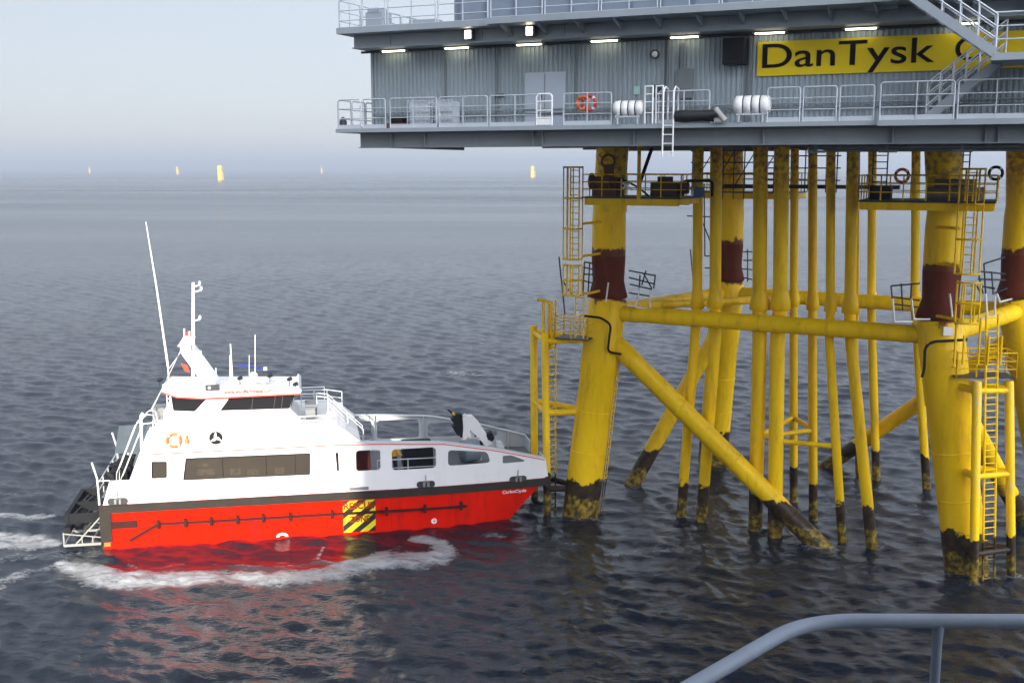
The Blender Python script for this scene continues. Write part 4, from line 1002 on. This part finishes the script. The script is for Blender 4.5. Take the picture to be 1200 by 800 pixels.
mk = MB(); mk.box((x-.12, hy(x, z)-.035, z-.015), (x+.12, hy(x, z)-.031, z+.015)); mk.box((x-.015, hy(x, z)-.035, z-.12), (x+.015, hy(x, z)-.031, z+.12)); mk.build('hull_mark_cross', RED, boat)
mk = MB(); mk.box((.02, -.006, .12), (.32, .0, .55)); mk.build('draught_mark', ORANGE, boat)
# rescue zone panel
hzm = bpy.data.materials.new('hazard_stripes'); hzm.use_nodes = True; N = hzm.node_tree.nodes; L = hzm.node_tree.links; b = N['Principled BSDF']; b.inputs['Roughness'].default_value = .45
tc = N.new('ShaderNodeTexCoord'); sx = N.new('ShaderNodeSeparateXYZ'); L.new(tc.outputs['Object'], sx.inputs[0])
q = N.new('ShaderNodeMath'); q.operation = 'MULTIPLY_ADD'; q.inputs[1].default_value = -1.25; L.new(sx.outputs[2], q.inputs[0]); L.new(sx.outputs[0], q.inputs[2])
q2 = N.new('ShaderNodeMath'); q2.operation = 'DIVIDE'; q2.inputs[1].default_value = .86; L.new(q.outputs[0], q2.inputs[0])
q3 = N.new('ShaderNodeMath'); q3.operation = 'FRACT'; L.new(q2.outputs[0], q3.inputs[0]); q4 = N.new('ShaderNodeMath'); q4.operation = 'GREATER_THAN'; q4.inputs[1].default_value = .5; L.new(q3.outputs[0], q4.inputs[0])
mx = N.new('ShaderNodeMix'); mx.data_type = 'RGBA'; L.new(q4.outputs[0], mx.inputs[0]); mx.inputs[6].default_value = (.015, .014, .012, 1); mx.inputs[7].default_value = (.75, .62, .01, 1); L.new(mx.outputs[2], b.inputs['Base Color'])
x0_, _ = Bp(402, 600); x1_, _ = Bp(440, 600)
rz = sub('rescue_zone_panel', boat)
MB().box((x0_, -.012, .08), (x1_, -.002, 1.76)).build('panel', hzm, rz)
fb = lambda x, z, t: (x, -.014-t, z)
lettering('RESCUE', x0_+.05, x1_-.05, 1.30, 1.66, fb, .006, weight=.035).build('lettering', TXR, rz)
lettering('ZONE', x0_+.3, x1_-.3, .60, .94, fb, .006, weight=.035).build('lettering', TXR, rz)
xa, za = Bc(589, 583); xb_, zb_ = Bc(617, 579)
lettering('CarboClyde', xa, xb_, 1.50, 1.72, lambda x, z, t: (x, hy(x, z)-.012-t, z), .006, weight=.015).build('name_lettering', WRAIL, boat)
# fairleads with bollards
for px, py in ((138,587), (499,567), (607,561)):
    x, z = Bc(px, py); f = sub('fairlead', boat)
    plate([rrect(x-.48, z-.17, x+.48, z+.17, .165)], -.035, -.004, side, .2).build('fairlead_frame', STEELD, f)
    mb = MB(); mb.tube((x-.1, off(x)-.06, z-.12), (x-.1, off(x)-.06, z+.12), .07); mb.tube((x+.12, off(x)-.06, z-.12), (x+.12, off(x)-.06, z+.12), .07); mb.tube((x, off(x)-.05, z+.1), (x, off(x)-.05, z+.5), .025); mb.build('roller', ALU, f)
# deck edge text block and turbine emblem
x, z = Bp(253, 513); em = sub('turbine_emblem', boat)
e = MB()
for k in range(3):
    t = R(90+120*k); c, s = math.cos(t), math.sin(t); e.prism([(x-.05*s, z+.05*c), (x+.09*c-.1*s, z+.09*s+.1*c), (x+.3*c-.02*s, z+.3*s+.02*c), (x+.3*c+.02*s, z+.3*s-.02*c), (x+.05*s, z-.05*c)], lambda a, b, t: (a, t, b), .0, .018)
plate([[(x+.33*math.cos(t), z+.33*math.sin(t)) for t in np.linspace(0, 2*math.pi, 28)[:-1]]], .010, .019, lambda a, b, t: (a, t, b)).build('emblem_disc', BLACK, em)
for v in range(len(e.v)): e.v[v] = (e.v[v][0], e.v[v][1]-.012, e.v[v][2])
e.build('emblem_blades', WRAIL, em)
# side lifebuoy + light
lb = lifebuoy(Vector((0,0,0)), (0, -1, 0), .32, ORANGE, WRAIL, 'orange lifebuoy on the white side of the boat near its stern')
x, z = Bp(203.5, 515); lb.location = BO + Matrix.Rotation(BA, 3, 'Z') @ Vector((x, -.08, z)); lb.rotation_euler = (0, 0, BA)
for ch in lb.children: pass
x, z = Bp(219, 514); tag_o = MB().lathe([(-.2, .1), (-.02, .1), (.02, .05), (.2, .05), (.22, .03)], (x, -.08, z), (0, 0, 1), 12).build('buoy_light', ORANGE, boat)
# wheelhouse
wh = sub('wheelhouse', boat)
WY0, WY1 = 1.2, 4.6
wb = [(2.95, 5.79), (3.0, 6.62), (3.35, 6.62), (3.30, 7.38), (9.5, 7.35), (9.22, 6.45), (9.72, 5.92), (9.72, 5.79)]
def whp(a, b, t): return (a, t, b)
def taper(a, b, t, k=.18):
    c = (WY0+WY1)/2; f = 1 - .035*(b-5.8); return (a, c+(t-c)*f, b)
MB().prism(wb, lambda a, b, t: taper(a, b, t), WY0, WY1).build('wheelhouse_body', WHITE, wh, bevel=.06)
def pane(px, nm='window', far=False):
    q = [Bp(x, y, WY0) for x, y in px]
    pl_ = rpoly(q, .06); fn = (lambda a, b, t: taper(a, b, WY0-.03+t)) if not far else (lambda a, b, t: taper(a, b, WY1+.03-t))
    plate([pl_], 0, .02, fn).build(nm, GLASSD, wh)
for far in (False, True):
    pane([(200,463), (243,466), (228,482), (203,481)], far=far); pane([(269,466), (345,461), (339,478.5), (258,481)], far=far)
mb = MB()
for px in (296, 322, 331):
    a, za = Bp(px+1, 464, WY0); mb.bar(taper(a, 7.2, WY0-.035), taper(a-.12, 6.5, WY0-.035), .045, .03)
mb.build('window_mullion', STEELD, wh)
fp = MB(); fp.add([(9.52, WY0+.2, 7.3), (9.52, WY1-.2, 7.3), (9.26, WY1-.2, 6.5), (9.26, WY0+.2, 6.5), (9.54, WY0+.2, 7.3), (9.54, WY1-.2, 7.3), (9.28, WY1-.2, 6.5), (9.28, WY0+.2, 6.5)], [(0,1,2,3), (4,7,6,5), (0,4,5,1), (3,2,6,7)]); fp.build('window', GLASSD, wh)
rf = MB(); rp = [(3.0, 7.62), (3.7, 7.32), (4.9, 7.20), (9.75, 7.25), (9.85, 7.42), (9.7, 7.60), (8.0, 7.72), (3.05, 8.02)]
rf.prism(rp, whp, WY0-.35, WY0-.27); rf.prism(rp[:6]+[(9.6, 7.42), (3.1, 7.66)], whp, WY0-.269, WY1+.35).build('roof', WHITE, wh, bevel=.05)
rs = MB(); rq = [(2.97, 7.60), (3.7, 7.30), (4.9, 7.18), (9.78, 7.23)]; rs.prism(rq+[(a, b+.07) for a, b in rq[::-1]], whp, WY0-.37, WY0-.352); rs.prism(rq+[(a, b+.07) for a, b in rq[::-1]], whp, WY1+.352, WY1+.37); rs.build('red_stripe', REDL, wh)
xa, za = Bp(262, 459.5, WY0-.36); xb_, zb_ = Bp(319, 456.5, WY0-.36)
lettering('www.windfarmbase.com', xa, xb_, 7.40, 7.62, lambda x, z, t: (x, WY0-.356-t, z+.0), .006, weight=.03).build('lettering', TXR, wh)
x, z = Bp(244, 474, WY0); MB().box((x, WY0-.03, z-.05), (x+.7, WY0-.02, z-.03)).build('handrail', LIGHTGREY, wh)
sl = MB(); x, z = Bp(249, 454, .75); sl.box((x-.35, .72, z-.14), (x+.33, .86, z+.14)); sl.build('lamp_box', STEELD, wh); MB().tube((x-.15, .715, z), (x-.15, .72, z), .07, n=12).build('lamp_lens', RAFT, wh)
# mast
ms = sub('mast', boat); my = 2.0
def Q(px, py, y=my): a, z = Bp(px, py, y); return Vector((a, y, z))
arm = MB(); arm.bar(Q(217,410), Q(252,458), .5, .34, up=(0, 1, 0)); arm.bar(Q(217,410)+Vector((0, 2.6, 0)), Q(252,458)+Vector((0, 2.6, 0)), .3, .34, up=(0, 1, 0)); arm.bar(Q(217,408), Q(217,408)+Vector((0, 2.7, 0)), .5, .3); arm.build('mast_arm', WHITE, ms, bevel=.04)
mp = MB(); mp.path([Q(226.5,452), Q(226.5,331)], [.10, .075], 12)
for px, py in ((234,333), (236,339), (234.5,373), (235,414)):
    a = Q(226.5, py+3); b_ = Q(px, py+1); mp.bar(a, b_, .08, .06); mp.lathe([(0, .05), (.12, .08), (.2, .03)], b_, (0, 0, 1), 10)
mp.build('mast_pole', WHITE, ms)
tpf = MB(); a = Q(209,405); b_ = Q(224,405); tpf.box((a.x, my-.3, a.z), (b_.x, my+2.8, a.z+.06)); tpf.box((a.x+.3, my-.2, a.z-.4), (a.x+.62, my+.3, a.z)); tpf.tube(Q(216,405), Q(216,385), .045); tpf.tube(Q(222,405), Q(222,388), .04); tpf.lathe([(0, .2), (.3, .22), (.45, .1)], Q(219,404), (0, 0, 1), 12); tpf.build('mast_top', WHITE, ms)
a = Q(221,392); MB().box((a.x-.1, my-.02, a.z-.12), (a.x+.12, my+.02, a.z+.14)).build('small_flag', REDP, ms)
a = Q(217,432); MB().prism([(a.x-.2, a.z+.3), (a.x+.1, a.z+.2), (a.x+.22, a.z-.2), (a.x-.02, a.z-.12)], whp, my-.02, my+.02).build('ensign', REDP, ms)
ss_ = MB(); ss_.tube(Q(213,408), Q(178,480), .02, n=5); ss_.tube(Q(212,412), Q(198,432), .02, n=5); ss_.tube(Q(194,448), Q(176,482), .025, n=5); ss_.build('stay', LIGHTGREY, ms)
wp_ = MB(); wp_.path([Q(197,430, 1.0), Q(184,340, 1.0), Q(171,260, 1.0)], [.055, .045, .02], 8); wp_.path([Q(198,452, 1.0), Q(197,430, 1.0)], [.03, .03], 8); wp_.build('whip_antenna', WRAIL, ms)
ft = MB(); a = Q(197,449, 1.0); ft.box((a.x-.05, .8, a.z-.25), (a.x+.3, 1.2, a.z+.15)); ft.bar(a, Q(210,452, 1.0), .08); ft.build('antenna_foot', WHITE, ms, bevel=.04)
# wheelhouse roof gear
rg = sub('roof_gear', boat)
mb = MB()
for (x0p, y0p, x1p, y1p, r) in ((299,455,299,392,.022), (273,453,270,403,.035), (269.5,453,269.5,416,.022), (292,440,292,416,.014)): mb.tube(Q(x0p, y0p, 2.2), Q(x1p, y1p, 2.2), r, n=6)
mb.build('rod_antenna', WRAIL, rg)
a = Q(278,427, 2.6); b_ = Q(311,432, 2.6); mb = MB(); mb.bar(a, b_, .12, .09); mb.build('radar_scanner', BLUE, rg); MB().lathe([(0, .09), (.18, .09)], b_-Vector((.1, 0, 0)), (1, 0, 0), 12).build('scanner_cap', RAFT, rg)
c = Q(297,438, 2.6); mb = MB(); mb.lathe([(-.55, .08), (-.2, .1), (-.15, .22), (.0, .22), (.1, .1)], c, (0, 0, 1), 14); mb.build('radar_pedestal', WHITE, rg)
c = Q(310,445, 2.6); mb = MB(); mb.lathe([(-.3, .04), (-.1, .06), (-.08, .28), (.02, .3), (.1, .2), (.13, .05)], c, (0, 0, 1), 18); mb.build('satellite_dome', RAFT, rg)
mb = MB()
for px, py in ((281,443), (316,440), (339,444), (346,450), (187,445)): q = Q(px, py, 1.6); mb.lathe([(-.12, .06), (.0, .1), (.14, .09)], q, (.8, 0, .3), 12); mb.tube(q, q-UP*.35, .02, n=6)
mb.build('searchlight', BLACK, rg)
mb = MB()
for px in (260, 280, 300, 324, 337): q = Q(px, 453, 2.0); mb.tube(q, q+UP*.35, .015, n=5)
mb.tube(Q(260,447, 2.0)+UP*.02, Q(337,448, 2.0), .015, n=5); mb.path([Q(247,442, 2.0), Q(247,431, 2.0)], .04, 6); mb.path([Q(253,446, 2.0), Q(253,431, 2.0)], .04, 6); mb.tube(Q(247,438, 2.0), Q(253,438, 2.0), .04, n=6)
mb.build('roof_rail', RAIL, rg)
# house top rails near side
mb = MB()
def brail(mb, pts, h=.75, nb=(.38, .75), sp=1.0, r=.026):
    for a, b in zip(pts[:-1], pts[1:]):
        a = Vector(a); b = Vector(b)
        for z in nb: mb.tube(a+UP*z, b+UP*z, r, n=6)
        k = max(1, round((b-a).length/sp))
        for i in range(k+1): q = a.lerp(b, i/k); mb.tube(q, q+UP*h, r, n=6)
brail(mb, [(2.6, .15, 5.78), (4.8, .15, 5.78)], h=.55, nb=(.28, .55)); brail(mb, [(8.3, .15, 5.76), (11.1, .15, 5.74), (11.1, 1.2, 5.74)], h=.5, nb=(.25, .5), sp=1.4)
brail(mb, [(2.6, 6.4, 5.78), (11.1, 6.4, 5.74)], sp=1.6)
mb.build('house_rail', WRAIL, boat)
mb = MB(); mb.path([(2.0, .2, 4.9), (2.05, .2, 6.6), (2.15, .2, 6.75)], .07, 8); mb.path([(2.1, .2, 6.2), (2.7, .2, 6.25), (2.85, .2, 5.8)], .03, 6); mb.build('corner_post', WRAIL, boat)
MB().box((2.3, 2.4, 5.8), (2.9, 3.4, 6.5)).build('deck_locker', DECK, boat)
# side box on upper house
a, _ = Bp(334, 505); b_, _ = Bp(339, 505); MB().box((a, -.012, 4.92), (b_, .018, 5.72)).build('house_recess', LIGHTGREY, boat)
# front stairs with rails down to foredeck
mb = MB()
for y in (2.4, 3.3):
    mb.path([(10.6, y, 6.8), (11.2, y, 6.7), (13.0, y, 4.9), (13.0, y, 2.7)], .028, 6); mb.path([(10.6, y, 5.8), (10.6, y, 6.8)], .028, 6); mb.path([(11.2, y, 6.3), (12.9, y, 4.5)], .022, 6); mb.tube((11.2, y, 5.76), (11.2, y, 6.7), .028, n=6); mb.tube((12.2, y, 4.2), (12.2, y, 5.7), .028, n=6)
    mb.bar((11.3, y, 5.6), (13.3, y, 2.7), .05, .22)
for i in range(9): mb.box((11.4+i*.21, 2.4, 5.4-i*.3), (11.62+i*.21, 3.3, 5.43-i*.3))
brail(mb, [(9.8, 4.6, 5.76), (11.2, 4.6, 5.74), (12.0, 4.6, 5.6)], h=.95, nb=(.3, .6, .95), sp=.7)
mb.build('fore_stairs', LIGHTGREY, boat)
mb = MB(); mb.box((10.0, 2.2, 5.78), (10.6, 3.4, 6.4)); mb.lathe([(0, .3), (.5, .3)], (10.0, 1.7, 6.1), (1, 0, 0), 14); mb.build('vent_box', DECK, boat)
# crane on the foredeck
cr = sub('knuckle_crane', boat); cy = 3.6
def K(px, py, y=cy): a, z = Bp(px, py, y); return (a, z)
poly = lambda P, y0, y1, nm, m, bv=.02: MB().prism([K(*p) for p in P], whp, y0, y1).build(nm, m, cr, bevel=bv)
poly([(541,518), (541,488), (546,485), (552,512), (551,519)], cy-.25, cy+.25, 'crane_column', WHITE)
poly([(545,486), (553,486), (560,493), (577,519), (569,522), (556,508), (547,500)], cy-.2, cy+.2, 'crane_boom', WHITE)
poly([(534,484), (541,484), (542,500), (541,512), (534,507), (529,499), (533,497), (528,491)], cy-.3, cy+.3, 'crane_jib', BLACK)
poly([(524,480), (526,479.5), (534,485), (532,488)], cy-.06, cy+.06, 'crane_hook', BLACK, .005); poly([(529,483.5), (531,482.5), (535,486), (533,488)], cy-.09, cy+.09, 'crane_tip', HVY, .005)
poly([(569,508), (576,505), (579,512), (576,516), (571,514)], cy-.25, cy+.25, 'crane_motor', BLACK)
poly([(553,519), (557,507), (565,516), (566,521)], cy-.18, cy+.0, 'crane_cylinder', BLACK)
x_, z_ = K(548, 520); MB().lathe([(2.63, .5), (2.9, .45), (3.6, .38), (3.95, .4)], (x_+.3, cy, 0), (0, 0, 1), 20).build('crane_base', LIGHTGREY, cr)
poly([(579,520), (580,515), (586,515), (589,522), (588,524)], cy-.6, cy-.1, 'crane_valve', LIGHTGREY)
tri = K(547.5, 512); MB().prism([(tri[0]-.12, tri[1]-.1), (tri[0]+.12, tri[1]-.1), (tri[0], tri[1]+.12)], whp, cy-.265, cy-.252).build('warning_mark', SIGNY, cr)
# foredeck gear visible through the openings
def deckbox(name, x0, y0, x1, y1, h, m, label, cat, rot=0):
    o = MB().box((x0, y0, zz+.005), (x1, y1, zz+h)).build(name, m, None, bevel=.05); o.location = BO; o.rotation_euler = (0, 0, BA); return tag(o, label, cat)
deckbox('cargo_bag', 12.5, 1.6, 13.3, 2.6, 1.45, mat('dull_red_bag', (.09, .018, .015), .8, var=.4, scale=3, spec=.2), 'dull red cargo bag seen through the first bulwark opening', 'bag')
deckbox('cargo_crate', 15.1, 2.2, 16.7, 3.6, 1.35, BLACK, 'black crate behind the second bulwark opening', 'crate')
deckbox('cargo_crate', 17.3, 1.6, 18.0, 2.6, 1.2, DECK, 'grey crate left in the third bulwark opening', 'crate')
o = MB().lathe([(0, .3), (.05, .62), (.9, .62), (.95, .3)], (18.3, 2.6, zz+.75), (.9, .3, 0), 22).build('rolled_fender', mat('grey_blue_cloth', (.2, .25, .3), .6), None); o.location = BO; o.rotation_euler = (0, 0, BA); tag(o, 'grey blue cylindrical fender behind the third bulwark opening', 'fender')
mb = MB(); railmesh(mb, [(13.6, .9, zz), (16.8, .9, zz)], h=.95, bars=(.5, .95), r=.03); mb.build('deck_rail', LIGHTGREY, boat)
# crew member in yellow jacket leaning on the foredeck
def skinned(name, verts, edges, rad, m, parent=None):
    me = bpy.data.meshes.new(name); me.from_pydata(verts, edges, []); o = bpy.data.objects.new(name, me); C.objects.link(o)
    sk = o.modifiers.new('skin', 'SKIN'); ss = o.modifiers.new('sub', 'SUBSURF'); ss.levels = ss.render_levels = 2
    for i, r in enumerate(rad): me.skin_vertices[0].data[i].radius = (r if isinstance(r, tuple) else (r, r)) 
    me.skin_vertices[0].data[0].use_root = True
    me2 = bpy.data.meshes.new_from_object(o.evaluated_get(bpy.context.evaluated_depsgraph_get())); C.objects.unlink(o); bpy.data.objects.remove(o)
    q = bpy.data.objects.new(name, me2); C.objects.link(q); me2.materials.clear(); me2.materials.append(m); 
    for p in me2.polygons: p.use_smooth = True
    if parent: q.parent = parent
    return q
pl_ = BO + Matrix.Rotation(BA, 3, 'Z') @ Vector((14.55, 1.5, zz))
man = thing('person', 'person in yellow jacket on the foredeck, seen through the second bulwark opening', 'person', pl_, BA+R(20))
vv = [(0,0,.93), (.02,0,1.12), (.08,0,1.36), (.10,0,1.47), (.13,0,1.60), (.13,0,1.68), (.06,.19,1.40), (.12,.27,1.14), (.34,.22,1.02), (.42,.2,1.0), (.06,-.19,1.40), (.12,-.27,1.14), (.34,-.22,1.02), (.42,-.2,1.0),
      (0,.1,.86), (.06,.11,.48), (0,.12,.09), (.14,.13,.05), (0,-.1,.86), (.06,-.11,.48), (0,-.12,.09), (.14,-.13,.05)]
ee = [(0,1),(1,2),(2,3),(3,4),(4,5),(2,6),(6,7),(7,8),(8,9),(2,10),(10,11),(11,12),(12,13),(0,14),(14,15),(15,16),(16,17),(0,18),(18,19),(19,20),(20,21)]
rd = [.14,.14,.16,.06,.09,.085,.07,.055,.042,.04,.07,.055,.042,.04,.1,.07,.055,.045,.1,.07,.055,.045]
skinned('body', vv, ee, rd, NAVY, man)
skinned('jacket', [(0,0,.90), (.02,0,1.12), (.08,0,1.38), (.06,.19,1.41), (.12,.27,1.14), (.32,.22,1.03), (.06,-.19,1.41), (.12,-.27,1.14), (.32,-.22,1.03)], [(0,1),(1,2),(2,3),(3,4),(4,5),(2,6),(6,7),(7,8)], [.19,.18,.19,.1,.08,.06,.1,.08,.06], HVY, man)
MB().lathe([(-.02, .12), (.05, .135), (.12, .11), (.17, .03)], (.13, 0, 1.62), (.1, 0, 1), 18).build('helmet', RAFT, man)
MB().lathe([(-.1, .05), (-.05, .09), (.04, .1), (.1, .08)], (.15, 0, 1.58), (0, 0, 1), 16).build('face', SKIN, man)

# ================================================================== FAR FOUNDATIONS
far = [((258,211), 20, 3.3, 'largest yellow turbine foundation on the horizon, left of centre', True), ((208,204), 18, 3.0, 'small yellow foundation just left of the largest one on the horizon', False),
       ((105,203), 16, 2.2, 'faintest tiny foundation at the far left of the horizon', False), ((377,203), 16, 2.2, 'tiny pale foundation on the horizon between the large one and the platform', False),
       ((624,208), 19, 3.2, 'pale yellow foundation on the horizon between the platform and its left front leg', False)]
for (px, py), h, r, lab, big in far:
    q = onz(px, py); o = thing('turbine_foundation', lab, 'turbine foundation', q, 0, 'turbine foundations on the horizon')
    MB().path([(0, 0, -3), (0, 0, h*.8), (0, 0, h)], [r, r, r*.92], 24).build('tower_base', TPY, o)
    mb = MB(); mb.lathe([(h*.8, r*1.0), (h*.8+.05, r*1.45), (h*.8+.5, r*1.45), (h*.8+.55, r)], (0, 0, 0), (0, 0, 1), 24); mb.build('service_platform', TPY, o)
    mb = MB(); mb.tube((r+1.2, -1, -2), (r+1.2, -1, h*.55), .45, n=10); mb.tube((r+1.2, -1, h*.5), (0, 0, h*.5), .35, n=8); mb.tube((r+1.2, -1, h*.15), (0, 0, h*.15), .35, n=8); mb.build('boat_landing', TPY, o)
